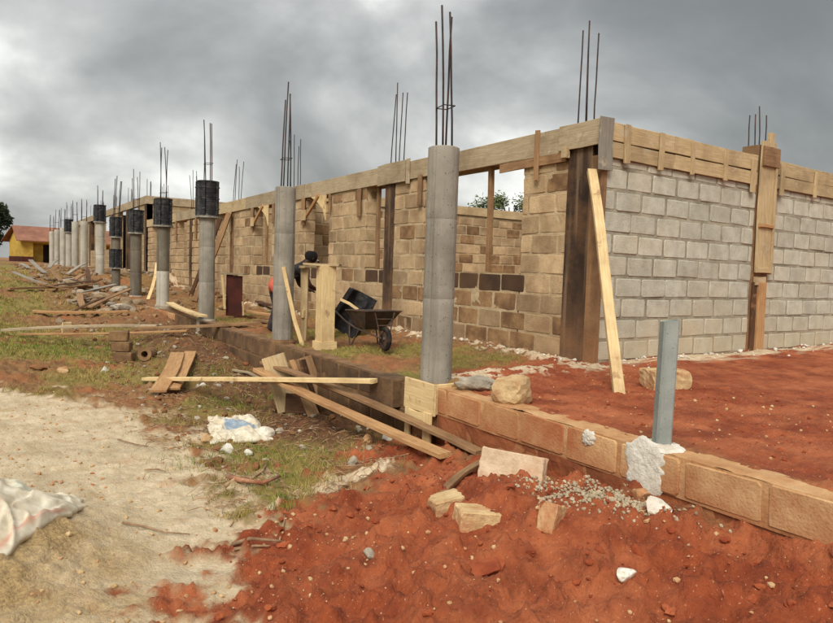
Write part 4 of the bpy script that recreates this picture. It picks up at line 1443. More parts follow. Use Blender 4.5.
for k in range(5):
    mb.tube([top_[k], top_[(k + 1) % 5]], .013, 8)
mb.build('rim', 'barrow_steel', tr, wmx)
for s in (-1, 1):
    MB().tube([(-.98, s * .27, .50), (-.55, s * .25, .37), (-.2, s * .2, .285), (.3, s * .1, .22), (.52, s * .07, .19)], .015, 8).build('handle', 'barrow_steel', wb, wmx, smooth=True)
    MB().tube([(-.40, s * .23, .33), (-.33, s * .25, .01), (-.24, s * .25, .01), (-.10, s * .18, .28)], .013, 8).build('leg', 'barrow_steel', wb, wmx)
    MB().tube([(.50, s * .07, .19), (.48, s * .16, .58)], .011, 8).build('front_stay', 'barrow_steel', wb, wmx)
mb = MB()
for t in (.25, .5, .75):
    z_ = .19 + .39 * t; yy = .07 + .09 * t
    mb.tube([(.498 - .015 * t, -yy, z_), (.498 - .015 * t, yy, z_)], .009, 6)
mb.tube([(.50, -.08, .24), (.49, .13, .48)], .008, 6)
mb.build('front_brace', 'barrow_steel', wb, wmx)
wh = empty_ = bpy.data.objects.new('wheel', None)
link(wh, wb, wmx @ T((.53, 0, .185)))
rot = wmx @ T((.53, 0, .185)) @ Matrix.Rotation(math.pi / 2, 4, 'X')
MB().lathe([(.125, -.03), (.16, -.036), (.183, -.022), (.188, 0), (.183, .022), (.16, .036), (.125, .03), (.125, -.03)], 28, close_ends=False).build('tyre', 'tyre', wh, rot, smooth=True)
MB().lathe([(.02, -.045), (.035, -.02), (.124, -.012), (.124, .012), (.035, .02), (.02, .045)], 20).build('rim', 'barrow_steel', wh, rot)

# ------------------------------------------------------------------ black half-round moulds leaning by the wall


def half_mould(loc, rz, tilt, L, r, label):
    e_ = empty('half_round_mould', loc, label, 'mould', 'black half-round moulds')
    mw = T(loc) @ Matrix.Rotation(rz, 4, 'Z') @ Matrix.Rotation(tilt, 4, 'Y')
    n = 14
    mbm = MB()
    vv = []
    for z in (0, L):
        for rr in (r, r - .018):
            for k in range(n + 1):
                a = math.pi * k / n
                vv.append((rr * math.cos(a), rr * math.sin(a), z))
    m = n + 1
    ff = []
    for k in range(n):
        ff += [(k, k + 1, 2 * m + k + 1, 2 * m + k), (m + k + 1, m + k, 3 * m + k, 3 * m + k + 1), (k + 1, k, m + k, m + k + 1), (2 * m + k, 2 * m + k + 1, 3 * m + k + 1, 3 * m + k)]
    ff += [(0, 2 * m, 3 * m, m), (n, m + n, 3 * m + n, 2 * m + n)]
    mbm.add(vv, ff)
    mbm.build('shell', 'black_form', e_, mw)
    for s in (-1, 1):
        MB().box(min(s * r, s * (r + .05)), max(s * r, s * (r + .05)), -.012, .012, 0, L).build('flange', 'black_form', e_, mw)


half_mould((-1.12, 4.22, H(-1.12, 4.22) + .05), math.radians(-35), .55, .70, .19, 'front one of two black half-round moulds leaning left of the wheelbarrow')
half_mould((-.92, 4.36, H(-.92, 4.36) + .05), math.radians(-30), .45, .68, .18, 'rear one of two black half-round moulds, closer to the wall')
lone_board('mould_stick', (-1.22, 4.0, .50), (-.98, 3.85, .34), .045, .025, 'board_pale', 'short pale stick lying across the black moulds', 'stick', up=(-.5, -.8, .3))

# ------------------------------------------------------------------ bending worker behind the second pillar


def person(base, yaw):
    # local: +X = direction the worker bends towards
    P = {'pel': (0, 0, .80), 'sp': (.14, 0, .94), 'ch': (.34, 0, 1.06), 'nk': (.47, 0, 1.14), 'hd0': (.52, 0, 1.19), 'hd': (.58, 0, 1.24), 'hd2': (.64, 0, 1.21),
         'lh': (-.01, .10, .78), 'lk': (.06, .12, .44), 'la': (-.06, .12, .09), 'lt': (.10, .13, .04),
         'rh': (-.01, -.10, .78), 'rk': (.10, -.13, .44), 'ra': (0, -.13, .09), 'rt': (.16, -.15, .04),
         'ls': (.38, .18, 1.04), 'le': (.46, .25, .80), 'lw': (.58, .18, .72), 'lp': (.63, .16, .71),
         'rs': (.38, -.18, 1.04), 're': (.48, -.24, .80), 'rw': (.62, -.14, .74), 'rp': (.67, -.12, .73)}
    Rr = {'pel': .135, 'sp': .125, 'ch': .145, 'nk': .058, 'hd0': .07, 'hd': .098, 'hd2': .075, 'lh': .105, 'lk': .07, 'la': .048, 'lt': .04, 'rh': .105, 'rk': .07, 'ra': .048, 'rt': .04,
          'ls': .065, 'le': .045, 'lw': .03, 'lp': .034, 'rs': .065, 're': .045, 'rw': .03, 'rp': .034}
    E_ = [('pel', 'sp'), ('sp', 'ch'), ('ch', 'nk'), ('nk', 'hd0'), ('hd0', 'hd'), ('hd', 'hd2'), ('pel', 'lh'), ('lh', 'lk'), ('lk', 'la'), ('la', 'lt'), ('pel', 'rh'), ('rh', 'rk'), ('rk', 'ra'), ('ra', 'rt'),
          ('ch', 'ls'), ('ls', 'le'), ('le', 'lw'), ('lw', 'lp'), ('ch', 'rs'), ('rs', 're'), ('re', 'rw'), ('rw', 'rp')]
    # five short fingers on each hand
    for s, hnd in ((1, 'l'), (-1, 'r')):
        px_, py_, pz_ = P[hnd + 'p']
        for k in range(4):
            o1 = (px_ + .035, py_ + (k - 1.5) * .019, pz_ - .008); o2_ = (px_ + .06 + .008 * (k in (1, 2)), py_ + (k - 1.5) * .021, pz_ - .035)
            P[f'{hnd}f{k}a'] = o1; P[f'{hnd}f{k}b'] = o2_
            Rr[f'{hnd}f{k}a'] = .0095; Rr[f'{hnd}f{k}b'] = .008
            E_ += [(hnd + 'p', f'{hnd}f{k}a'), (f'{hnd}f{k}a', f'{hnd}f{k}b')]
        P[hnd + 'ta'] = (px_ + .01, py_ - s * .035, pz_ - .01); P[hnd + 'tb'] = (px_ + .035, py_ - s * .045, pz_ - .025)
        Rr[hnd + 'ta'] = .011; Rr[hnd + 'tb'] = .009
        E_ += [(hnd + 'p', hnd + 'ta'), (hnd + 'ta', hnd + 'tb')]
    ks = list(P)
    me = bpy.data.meshes.new('worker_tmp')
    me.from_pydata([P[k] for k in ks], [(ks.index(a), ks.index(b)) for a, b in E_], [])
    tmp = bpy.data.objects.new('worker_tmp', me)
    COL.objects.link(tmp)
    md = tmp.modifiers.new('skin', 'SKIN')
    sv = me.skin_vertices[0].data
    for i, k in enumerate(ks):
        sv[i].radius = (Rr[k], Rr[k])
        sv[i].use_root = (k == 'pel')
    tmp.modifiers.new('sub', 'SUBSURF').levels = 2
    dg = bpy.context.evaluated_depsgraph_get()
    dg.update()
    body = bpy.data.meshes.new_from_object(tmp.evaluated_get(dg))
    bpy.data.objects.remove(tmp)
    body.name = 'body'
    body.materials.clear()
    for m in ('skin', 'shirt_pink', 'vest_dark', 'trousers_dark'):
        body.materials.append(MATS[m])
    for p in body.polygons:
        c = p.center
        mi = 0
        if c.z < .84 and abs(c.y) < .24 and c.x < .3: mi = 3
        if c.z < .05: mi = 2
        if .84 <= c.z and c.x < .17: mi = 1
        if c.x < .02 and c.z > .70: mi = 1
        if c.z > .86 and .17 <= c.x < .45 and abs(c.y) < .26: mi = 2
        p.material_index = mi
        p.use_smooth = True
    root = empty('person', base, 'bending worker with reddish clothing at the hips, behind the second pillar', 'person')
    mw = T(base) @ Matrix.Rotation(yaw, 4, 'Z')
    b_ = inst('body', body, root, mw)
    hm = rock_mesh('hair', .108, .100, .108, 3, 'hair', 3, .03, smooth=True)
    inst('hair', hm, b_, mw @ T((.565, 0, 1.262)))
    for s in (-1, 1):
        inst('ear', rock_mesh('ear', .012, .018, .028, 4, 'skin', 2, .05, smooth=True), b_, mw @ T((.575, s * .10, 1.225)))
        inst('eye', rock_mesh('eye', .012, .012, .01, 6, 'stone_white', 2, .02, smooth=True), b_, mw @ T((.672, s * .036, 1.205)))
    inst('nose', rock_mesh('nose', .02, .017, .016, 9, 'skin', 2, .05, smooth=True), b_, mw @ T((.695, 0, 1.182)))
    inst('mouth', rock_mesh('mouth', .008, .028, .01, 12, 'house_red', 2, .05, smooth=True), b_, mw @ T((.665, 0, 1.145)))


person((-1.98, 4.75, H(-1.98, 4.75) + .02), math.radians(-8))

# ------------------------------------------------------------------ blocks and stones lying about
p = onz(511, 402, -.05)
rock('stone', (p[0], p[1], H(p[0], p[1])), (.33, .26, .22), 3, 'stone_tan', 'tan boulder on the foundation edge, right of the nearest pillar', rotz=.5, sub=3, boxy=.6, rough=.12, sink=.12)
p = onz(472, 391, -.05)
rock('concrete_lump', (p[0] + .04, p[1], ZT), (.42, .26, .14), 12, 'stone_grey', 'flat grey lump of set concrete against the foot of the nearest pillar', 'concrete lump', rotz=-.4, sub=3, rough=.25, sink=.2)
p = onz(665, 386, -.03)
rock('stone', (p[0], p[1], H(p[0], p[1])), (.40, .26, .20), 21, 'stone_tan', 'squarish tan stone behind the grey post', rotz=-.35, sub=3, boxy=.85, rough=.07, sink=.1)
# slab leaning at the foot of the foundation
sl0 = gnd(482, 479); sl1 = gnd(543, 486)
d_ = (sl1 - sl0); d_.z = 0
ang = math.atan2(d_.y, d_.x)
slab = chunk_mesh('leaning_slab', .225, .055, .12, 34, 'stone_pink', chip=.10)
mid = (sl0 + sl1) / 2
tag(inst('leaning_slab', slab, None, T((mid.x, mid.y, mid.z + .08)) @ Matrix.Rotation(ang + .0, 4, 'Z') @ Matrix.Rotation(-.28, 4, 'X') @ Matrix.Rotation(.02, 4, 'Y')),
    'pinkish block on edge, leaning back at the foot of the foundation wall', 'block')
p = gnd(476, 518)
rock('sunk_block', p, (.23, .16, .15), 41, 'stone_tan', 'yellowish block half sunk in red earth, right one of the front pair', 'block', 'blocks sunk in the red earth', rotz=-.35, tilt=.12, sub=3, boxy=.92, rough=.07, sink=.55)
p = gnd(446, 503)
rock('sunk_block', p, (.19, .15, .11), 42, 'stone_tan', 'yellowish block half sunk in red earth, left one of the front pair', 'block', 'blocks sunk in the red earth', rotz=-.2, tilt=-.15, sub=3, boxy=.92, rough=.07, sink=.5)
p = gnd(551, 522)
rock('sunk_block', p, (.13, .10, .16), 43, 'stone_tan', 'broken yellowish block poking from the red heap below the gravel', 'block', 'blocks sunk in the red earth', rotz=.3, tilt=.4, sub=3, boxy=.85, rough=.10, sink=.35)
sk0 = gnd(432, 508); sk1 = gnd(480, 470)
lone_board('buried_stick', sk0 + Vector((0, 0, .03)), sk1 + Vector((0, 0, .06)), .055, .03, 'board_brown', 'brown stick half buried in the red earth, touching the leaning slab', 'stick')
for k, (px_, py_, w_, h_, mt, lb) in enumerate((
        (625, 577, .10, .07, 'stone_white', 'lone pale rounded stone on the red earth at lower right'),
        (368, 441, .13, .10, 'stone_tan', 'pale tan stone at the foot of the foundation, left of a whiter one'),
        (388, 439, .16, .13, 'stone_white', 'white stone at the foot of the foundation, under the sloping planks'),
        (411, 444, .12, .08, 'stone_white', 'small pale stone right of the white stone under the sloping planks'),
        (353, 464, .09, .09, 'stone_grey', 'small grey round stone above the cement spill'),
        (227, 452, .14, .11, 'stone_white', 'left one of two white stones below the cement bag'),
        (249, 455, .10, .08, 'stone_white', 'right one of two white stones below the cement bag'),
        (266, 437, .16, .13, 'stone_white', 'white stone at the right end of the cement bag'),
        (207, 440, .16, .10, 'stone_tan', 'tan stone at the left end of the cement bag'),
        (370, 557, .08, .07, 'stone_grey', 'small grey stone alone on the red earth at lower centre'),
        (658, 510, .17, .10, 'cement_white', 'white cement lump fallen below the grey post'),
        (640, 497, .12, .09, 'stone_tan', 'tan stone at the right end of the gravel patch'),
        (487, 572, .18, .08, 'clod_red', 'large flat red clod on the earth at lower centre right'),
        (62, 372, .22, .12, 'stone_tan', 'tan broken block left of the block stack on the grass'),
        (40, 369, .26, .10, 'rubble_brown', 'red-brown broken block at the left on the path edge'),
        (105, 372, .12, .1, 'stone_white', 'small white stone below the block stack'),
        (178, 316, .12, .1, 'stone_white', 'white scrap on the spoil left of the third pillar'),
        (203, 386, .10, .06, 'stone_white', 'small white stone right of the two short orange boards'))):
    p = gnd(px_, py_)
    rock('stone', p, (w_, w_ * .8, h_), 60 + k, mt, lb, rotz=k * 1.3, sub=3, rough=.22, sink=.3)

_p = onx(588, 438, -2.505)
tag(splat('cement_dab', _p, (0, -1, 0), (0, 0, 1), (-1, 0, 0), lambda a: .055, .015, 'cement_white', None, 15), 'white cement dab stuck on the foundation wall, left of the grey post', 'cement dab')
# gravel heap below the foundation: countless chips
gm = MB()
gc = gnd(595, 499)
rg = random.Random(5)
chip = [rock_mesh('chip', 1, 1, .8, 70 + k, 'stone_grey', 1, .3) for k in range(5)]
gp_ = []
for k in range(1300):
    a = rg.gauss(0, 1); b = rg.gauss(0, 1)
    x = gc.x + .02 + a * .10 + b * .10; y = gc.y - a * .17 + b * .06
    if x < -2.52:
        gp_.append((x, y))
gp_ = np.array(gp_)
for k, (x, y, z) in enumerate(zip(gp_[:, 0], gp_[:, 1], height(gp_[:, 0], gp_[:, 1]))):
    s = rg.uniform(.004, .015)
    mm = T((x, y, z + s * .4)) @ Matrix.Rotation(rg.uniform(0, 6), 4, Vector((rg.random(), rg.random(), rg.random() + .1)))
    me = chip[k % 5]
    gm.add([mm @ (v.co * s) for v in me.vertices], [tuple(pl.vertices) for pl in me.polygons])
tag(gm.build('gravel', 'gravel_chip'), 'patch of pale gravel chips at the foot of the foundation wall', 'gravel', kind='stuff')


def scatter(name, mat, label, n, sampler, smin, smax, seed, sub=1, flat=.75, power=2.5, cat='rubble', smooth=False):
    rg = random.Random(seed)
    mb_ = MB()
    me_ = [rock_mesh('chip', 1, 1, flat, seed + k, mat, sub, .3 if sub == 1 else .42) for k in range(6)]
    pts = []
    while len(pts) < n:
        q_ = sampler(rg)
        if q_: pts.append(q_)
    xs = np.array([q_[0] for q_ in pts]); ys = np.array([q_[1] for q_ in pts])
    zs = height(xs, ys)
    for (x, y), z in zip(pts, zs):
        s = smin + (smax - smin) * rg.random() ** power
        mm = T((x, y, z + s * .25)) @ Matrix.Rotation(rg.uniform(0, 6), 4, 'Z') @ Matrix.Rotation(rg.uniform(-.5, .5), 4, 'X')
        m_ = me_[rg.randrange(6)]
        mb_.add([mm @ (v.co * s) for v in m_.vertices], [tuple(pl.vertices) for pl in m_.polygons])
    return tag(mb_.build(name, mat, smooth=smooth), label, cat, kind='stuff')


def in_red(rg):
    x = rg.uniform(-5.2, -2.53); y = rg.uniform(-4.3, -.2)
    if pip(RED_OUT, np.array([x]), np.array([y]))[0] + rg.uniform(-.2, .1) < 0: return None
    return x, y


def in_redv(rg):
    x = rg.uniform(-2.25, 0); y = rg.uniform(-4.3, .2)
    return x, y


def in_sand(rg):
    x = rg.uniform(-6.6, -3.8); y = rg.uniform(-2.5, 4.0)
    if pip(SAND, np.array([x]), np.array([y]))[0] + rg.uniform(-.2, .2) < 0: return None
    return x, y


def in_trench(rg):
    x = rg.uniform(-4.4, -2.55); y = rg.uniform(-.2, 9)
    return x, y


def wall_foot(rg):
    if rg.random() < .6:
        return -abs(rg.gauss(0, .16)) - .02, rg.uniform(0, 9)
    return rg.uniform(0, 7), -abs(rg.gauss(0, .16)) - .02


scatter('earth_clods', 'clod_red', 'loose red clods scattered over the foreground earth', 850, in_red, .004, .030, 1001, power=4.5, sub=2)
scatter('pale_pebbles', 'stone_tan', 'small pale pebbles strewn over the red earth', 380, in_red, .004, .020, 1011, power=3)
scatter('veranda_pebbles', 'stone_tan', 'small pale chips strewn over the red earth before the side wall', 300, in_redv, .004, .018, 1021, power=3)
scatter('veranda_clods', 'clod_red', 'small red clods before the side wall', 600, in_redv, .004, .02, 1031, power=3)
scatter('path_grit', 'stone_tan', 'grit and crumbs lying on the sandy path', 1300, in_sand, .004, .022, 1041, power=4)
scatter('trench_rubble', 'stone_grey', 'small rubble in the ditch along the foundation', 260, in_trench, .01, .05, 1051, power=3)
scatter('trench_clods', 'rubble_brown', 'brown clods in the ditch along the foundation', 900, in_trench, .008, .05, 1061, power=4)
scatter('mortar_droppings', 'cement_white', 'white mortar droppings along the foot of the walls', 380, wall_foot, .006, .04, 1071, power=3)

# rubble heap further along the row of pillars
rg = random.Random(77)
for k in range(34):
    px_ = rg.uniform(66, 136); py_ = rg.uniform(281, 312)
    p = gnd(px_, py_, -.1)
    s = rg.uniform(.25, .6)
    rock('concrete_chunk', p, (s, s * rg.uniform(.5, .9), s * rg.uniform(.3, .55)), 400 + k, 'rubble' if k % 4 else 'stone_grey', 'broken grey concrete chunk in the rubble heap left of the pillars', 'rubble', 'chunks in the rubble heap', rotz=rg.uniform(0, 6), tilt=rg.uniform(-.4, .4), sub=2, rough=.2, boxy=.3 * (k % 2), sink=.2)


def far_rub(rg):
    x = rg.uniform(-4.6, -.1); y = rg.uniform(9, 32)
    if -2.56 < x < -2.2: return None
    return x, y


scatter('far_rubble', 'rubble', 'grey rubble strewn between the far pillars', 500, far_rub, .02, .13, 1081, power=2.5)
scatter('far_rubble_brown', 'block_stained', 'tan broken block pieces between the far pillars', 500, far_rub, .02, .13, 1091, power=2.5)
for k in range(24):
    p = Vector((rg.uniform(-4.5, -2.8), rg.uniform(10.5, 23), 0))
    a = rg.uniform(0, 3.1); L = rg.uniform(.5, 1.5)
    z = H(p.x, p.y)
    lone_board('scrap_board', p + Vector((0, 0, z + .08)), p + Vector((math.cos(a) * L, math.sin(a) * L, H(p.x + math.cos(a) * L, p.y + math.sin(a) * L) + rg.uniform(.05, .4))), .14, .03,
               rg.choice(['board_ash', 'board_brown', 'board_brown', 'board_dark', 'board_dark']), 'scrap board thrown on the rubble beside the far pillars', group='scrap boards in the rubble')

# stack of blocks and a pipe stub on the grass
stk = gnd(125, 361)
for k in range(3):
    mw = T((stk.x - .03 * k, stk.y + .05 * k, stk.z + .07 + .155 * k)) @ Matrix.Rotation(-.55 + .1 * k, 4, 'Z') @ T((0, -.11, 0))
    tag(inst('stacked_block', block_mesh(.26, .15, .2, 'block_stained', k), None, mw), ['bottom', 'middle', 'top'][k] + ' tan block of the small stack below the long planks', 'block', 'small block stack')
pp = gnd(148, 358)
pe = empty('pipe_stub', pp, 'short stub of concrete pipe beside the small block stack', 'pipe')
pmx = T((pp.x, pp.y, pp.z + .06)) @ Matrix.Rotation(math.radians(-30), 4, 'Z') @ Matrix.Rotation(math.radians(84), 4, 'X')
MB().lathe([(.05, -.16), (.105, -.16), (.105, .16), (.05, .16), (.05, -.16)], 22, close_ends=False).build('barrel', 'block_stained', pe, pmx, smooth=False)
MB().lathe([(.055, -.1), (.02, -.1), (.02, -.08), (.055, -.08)], 16).build('hole_shade', 'interior_shade', pe, pmx)  # dark disc standing in for the shade inside the pipe's hole

# ------------------------------------------------------------------ sack, bag, twigs


def draped(name, corners, mat, label, cat, lift, fold, seed, nu=70, nv=52, thick=.012):
    """cloth or paper lying on the ground: bilinear patch with folds, closed underneath"""
    A, B, Cc, D = [np.array(c) for c in corners]
    u = np.linspace(0, 1, nu); v_ = np.linspace(0, 1, nv)
    U, V = np.meshgrid(u, v_)
    X = (A[0] * (1 - U) + B[0] * U) * (1 - V) + (D[0] * (1 - U) + Cc[0] * U) * V
    Y = (A[1] * (1 - U) + B[1] * U) * (1 - V) + (D[1] * (1 - U) + Cc[1] * U) * V
    wob = .05
    X = X + wob * fbm(U, V, 3.3, 3, seed) ; Y = Y + wob * fbm(U, V, 3.1, 3, seed + 9)
    base = height(X, Y, False)
    edge = np.minimum(np.minimum(U, 1 - U), np.minimum(V, 1 - V))
    puff = lift * (1 - np.exp(-(edge / .16) ** 1.2))
    rdg = lambda q_: (1 - np.minimum(1, np.abs(q_) * 5)) ** 1.5
    fo = fold * (.55 * rdg(fbm(U * 1.3 + V * .5, V * .9 - U * .3, 2.4, 2, seed + 20)) + .4 * rdg(fbm(U, V, 4.2, 2, seed + 25)) + .8 * np.maximum(0, fbm(U * 1.0 + V * .6, V, 3, 3, seed + 30)))
    Zt = base + .02 + puff + fo * (0.25 + np.minimum(1, edge / .1))
    n = nu * nv
    verts = np.concatenate([np.stack([X, Y, Zt], -1).reshape(-1, 3), np.stack([X, Y, np.minimum(Zt - thick, base + .0)], -1).reshape(-1, 3)])
    ix = np.arange(n).reshape(nv, nu)
    fs = []
    for j in range(nv - 1):
        for i in range(nu - 1):
            q = (ix[j, i], ix[j, i + 1], ix[j + 1, i + 1], ix[j + 1, i])
            fs.append(q); fs.append(tuple(n + t for t in q[::-1]))
    bd = [ix[0, i] for i in range(nu)] + [ix[j, nu - 1] for j in range(1, nv)] + [ix[nv - 1, i] for i in range(nu - 2, -1, -1)] + [ix[j, 0] for j in range(nv - 2, 0, -1)]
    for k in range(len(bd)):
        a, b = bd[k], bd[(k + 1) % len(bd)]
        fs.append((b, a, n + a, n + b))
    me = mkmesh(name, verts.tolist(), [tuple(int(t) for t in q) for q in fs], mat, True)
    uvl = me.uv_layers.new(name='UVMap')
    uvv = np.concatenate([np.stack([U, V], -1).reshape(-1, 2)] * 2)
    li = np.zeros(len(me.loops), np.int32)
    me.loops.foreach_get('vertex_index', li)
    uvl.data.foreach_set('uv', uvv[li].astype(np.float32).ravel())
    return tag(inst(name, me), label, cat)


sc_ = [onz(-60, 568, -.30), onz(74, 503, -.42), onz(84, 480, -.45), onz(-60, 466, -.28)]
draped('woven_sack', sc_, 'sack_weave', 'white woven sack with faded red print spread over the sand heap', 'sack', .04, .045, 3)
bc_ = [gnd(212, 446), gnd(272, 441), gnd(258, 417), gnd(206, 419)]
draped('cement_bag', bc_, 'cement_bag_paper', 'empty crumpled white cement bag with a blue printed panel on the grass', 'bag', .035, .045, 8)
# roots and twigs
for pts, r, mt, lb, nm in (
        ([(225, 488), (238, 480), (252, 481), (262, 474), (268, 464)], .014, 'twig', 'curled pale root lying on the grass left of the cement spill', 'root'),
        ([(228, 480), (240, 484), (262, 487), (280, 480)], .024, 'root', 'thick reddish root clump beside the curled pale root', 'root'),
        ([(233, 548), (250, 547), (283, 545)], .014, 'twig', 'pale twig on the boundary of sand and red earth', 'twig'),
        ([(234, 551), (255, 549), (270, 549)], .010, 'twig', 'thin twig touching the pale twig at the sand edge', 'twig'),
        ([(122, 525), (140, 528), (165, 535), (190, 537)], .008, 'twig', 'long dark twig lying on the sandy path', 'twig'),
        ([(145, 472), (157, 471), (166, 473)], .008, 'twig', 'small twig on the upper part of the sandy path', 'twig'),
        ([(118, 441), (135, 446), (148, 448)], .008, 'twig', 'small twig at the middle of the sandy path', 'twig'),
        ([(279, 545), (284, 525), (286, 510)], .006, 'twig', 'thin upright twig beside the cement spill', 'twig'),
        ([(230, 528), (238, 517), (240, 510)], .006, 'twig', 'thin bent twig at the grass edge below the roots', 'twig')):
    w_ = [gnd(a, b) + Vector((0, 0, r * .8 + .01)) for a, b in pts]
    n_ = len(w_)
    tag(MB().tube(w_, [r * (1 - .55 * k / (n_ - 1)) for k in range(n_)], 7).build(nm, mt, smooth=True), lb, 'twig' if nm == 'twig' else 'root')

# ------------------------------------------------------------------ grass


def grass(name, mat, label, n, sampler, hmin, hmax, seed, wd=.004):
    rg = np.random.default_rng(seed)
    X, Y = sampler(rg, n)
    Z = height(X, Y)
    n = len(X)
    d = np.hypot(X - CP[0], Y - CP[1])
    h = rg.uniform(hmin, hmax, n)
    wv = wd * .55 * np.maximum(1, d / 6)
    a = rg.uniform(0, 2 * np.pi, n); lean = rg.uniform(.2, 1.5, n) * h; la = rg.uniform(0, 2 * np.pi, n)
    c, s = np.cos(a) * wv, np.sin(a) * wv
    P0 = np.stack([X - c, Y - s, Z - .01], -1); P1 = np.stack([X + c, Y + s, Z - .01], -1)
    mx_, my_ = X + np.cos(la) * lean * .4, Y + np.sin(la) * lean * .4
    P2 = np.stack([mx_ + c * .7, my_ + s * .7, Z + h * .6], -1); P3 = np.stack([mx_ - c * .7, my_ - s * .7, Z + h * .6], -1)
    P4 = np.stack([X + np.cos(la) * lean, Y + np.sin(la) * lean, Z + h], -1)
    V = np.stack([P0, P1, P2, P3, P4], 1).reshape(-1, 3)
    b = np.arange(n) * 5
    f = []
    for q in b.tolist():
        f.append((q, q + 1, q + 2, q + 3)); f.append((q + 3, q + 2, q + 4))
    me = mkmesh(name, V.tolist(), f, mat)
    return tag(inst(name, me), label, 'grass', kind='stuff')


def tufts(rg, X, Y, n, k, sg):
    X = np.repeat(X, k) + rg.normal(0, sg, len(X) * k) * np.repeat(rg.uniform(.4, 1.5, len(X)), k)
    Y = np.repeat(Y, k) + rg.normal(0, sg, len(Y) * k)
    ok = X < -2.56
    return X[ok][:n], Y[ok][:n]


def gs_main(rg, n):
    m = n * 5
    Y = -1.2 + 24 * rg.random(m) ** 1.9
    X = rg.uniform(-8.5, -2.6, m)
    r, s, g, p = cover(X, Y)
    tuft = sm(.0, .3, fbm(X, Y, 3.2, 3, 300) + .05)
    k = rg.random(m) < g * (.06 + .94 * tuft)
    X, Y = X[k][:n // 14], Y[k][:n // 14]
    return tufts(rg, X, Y, n, 14, .035)


def gs_green(rg, n):
    X = []; Y = []
    for cx, cy, sx_, sy_, m in ((-4.75, 6.6, .55, .5, .3), (-4.2, 6.2, .4, .5, .15), (-3.0, 4.2, .2, .3, .06), (-4.0, -.35, .22, .35, .14), (-3.6, .3, .25, .3, .08), (-4.1, .35, .3, .2, .1), (-2.5, 3.0, .25, .15, .06), (-4.2, -1.1, .05, .06, .03), (-3.3, 2.8, .2, .25, .08), (-6.3, 9.5, .6, 1.2, .35), (-6.6, 13, .8, 1.6, .35), (-5.6, 7.4, .5, .6, .2)):
        c = int(n * m)
        X.append(rg.normal(cx, sx_, c)); Y.append(rg.normal(cy, sy_, c))
    return np.concatenate(X), np.concatenate(Y)


def gs_ver(rg, n):
    X = rg.uniform(-2.25, -.2, n * 5); Y = rg.uniform(.3, 7.5, n * 5)
    r, s, g, p = cover(X, Y)
    k = rg.random(n * 5) < g
    return X[k][:n], Y[k][:n]


grass('grass', 'grass_blade', 'patchy yellow-green grass along the path and bank', 22000, gs_main, .012, .06, 1)
grass('dry_grass', 'grass_dry', 'dry straw-coloured grass mixed in along the bank', 18000, gs_main, .012, .07, 2, .003)
grass('green_grass', 'grass_green', 'fresh green grass tufts below the long planks', 5200, gs_green, .02, .07, 3)
grass('veranda_grass', 'grass_blade', 'short grass growing on the veranda floor', 6000, gs_ver, .01, .03, 4)

# dry twigs and straw littering the ditch and the grass
lt = MB()
rg = random.Random(321)
tw = []
for k in range(1300):
    x = rg.uniform(-4.6, -2.75); y = -1.0 + 9 * rg.random() ** 1.4
    a = rg.uniform(0, 6.3); L = rg.uniform(.04, .22)
    tw.append((x, y, x + math.cos(a) * L * .5, y + math.sin(a) * L * .5, x + math.cos(a + .3) * L, y + math.sin(a + .3) * L))
tw = np.array(tw)
ok = pip(RED_OUT, tw[:, 0], tw[:, 1]) < .1
h0, h1 = height(tw[:, 0], tw[:, 1]), height(tw[:, 4], tw[:, 5])
for q, z0, z1, k in zip(tw, h0, h1, ok):
    if k:
        lt.tube([(q[0], q[1], z0 + .012), (q[2], q[3], (z0 + z1) / 2 + rg.uniform(.01, .04)), (q[4], q[5], z1 + .012)], rg.uniform(.0012, .004), 4)
tag(lt.build('twig_litter', 'twig'), 'dry twigs and straw littering the ditch and the grass', 'litter', kind='stuff')

# ------------------------------------------------------------------ yellow house far behind
hc = Vector(tuple(ony(22, 258, 66)[:2]) + (.62,)) + Vector((1.1, 0, 0))
HS = empty('yellow_house', hc, 'small yellow bungalow with rusty hipped roof and dark porch far behind', 'house')
hm_ = T(hc) @ Matrix.Rotation(math.radians(9), 4, 'Z')
# local: front at y=0 looking -Y, x from 0 to 9, gable end at x=0
x0, x1, dp, hw_ = -1.1, 7.5, 5.5, 2.1
m_ = MB()
m_.box(x0, x0 + .9, 0, .2, 0, hw_); m_.box(x0, x1, dp - .2, dp, 0, hw_); m_.box(x0, x0 + .2, .2, dp - .2, 0, hw_); m_.box(x1 - .2, x1, .2, dp - .2, 0, hw_)
m_.box(x0 + .2, x1 - .2, 1.6, 1.75, 0, hw_); m_.box(x0 + .9, x1, 0, .2, hw_ - .3, hw_)
m_.build('wall', 'house_yellow', HS, hm_)
MB().box(x0 - .02, x0 + .92, -.02, .22, 0, .5).build('plinth', 'house_red', HS, hm_)
MB().box(x0 - .025, x0 - .005, .2, dp, 0, .5).build('plinth', 'house_red', HS, hm_)
for xx in (1.9, 4.2, 6.6):
    MB().box(xx, xx + .22, -.01, .19, 0, hw_ - .3).build('porch_pillar', 'house_yellow', HS, hm_)
MB().box(1.0, 1.9, 1.56, 1.6, 0, 1.7).build('door', 'interior_shade', HS, hm_)
MB().box(2.5, 4.0, 1.56, 1.6, .5, 1.7).build('window', 'interior_shade', HS, hm_)
rv = [(x0 - .6, -.6, hw_ - .1), (x1 + .6, -.6, hw_ - .1), (x1 + .6, dp + .6, hw_ - .1), (x0 - .6, dp + .6, hw_ - .1), (x0 - .3, dp / 2, hw_ + 1.35), (x1 + .3, dp / 2, hw_ + 1.35)]
rv2 = [(a, b, c - .08) for a, b, c in rv]
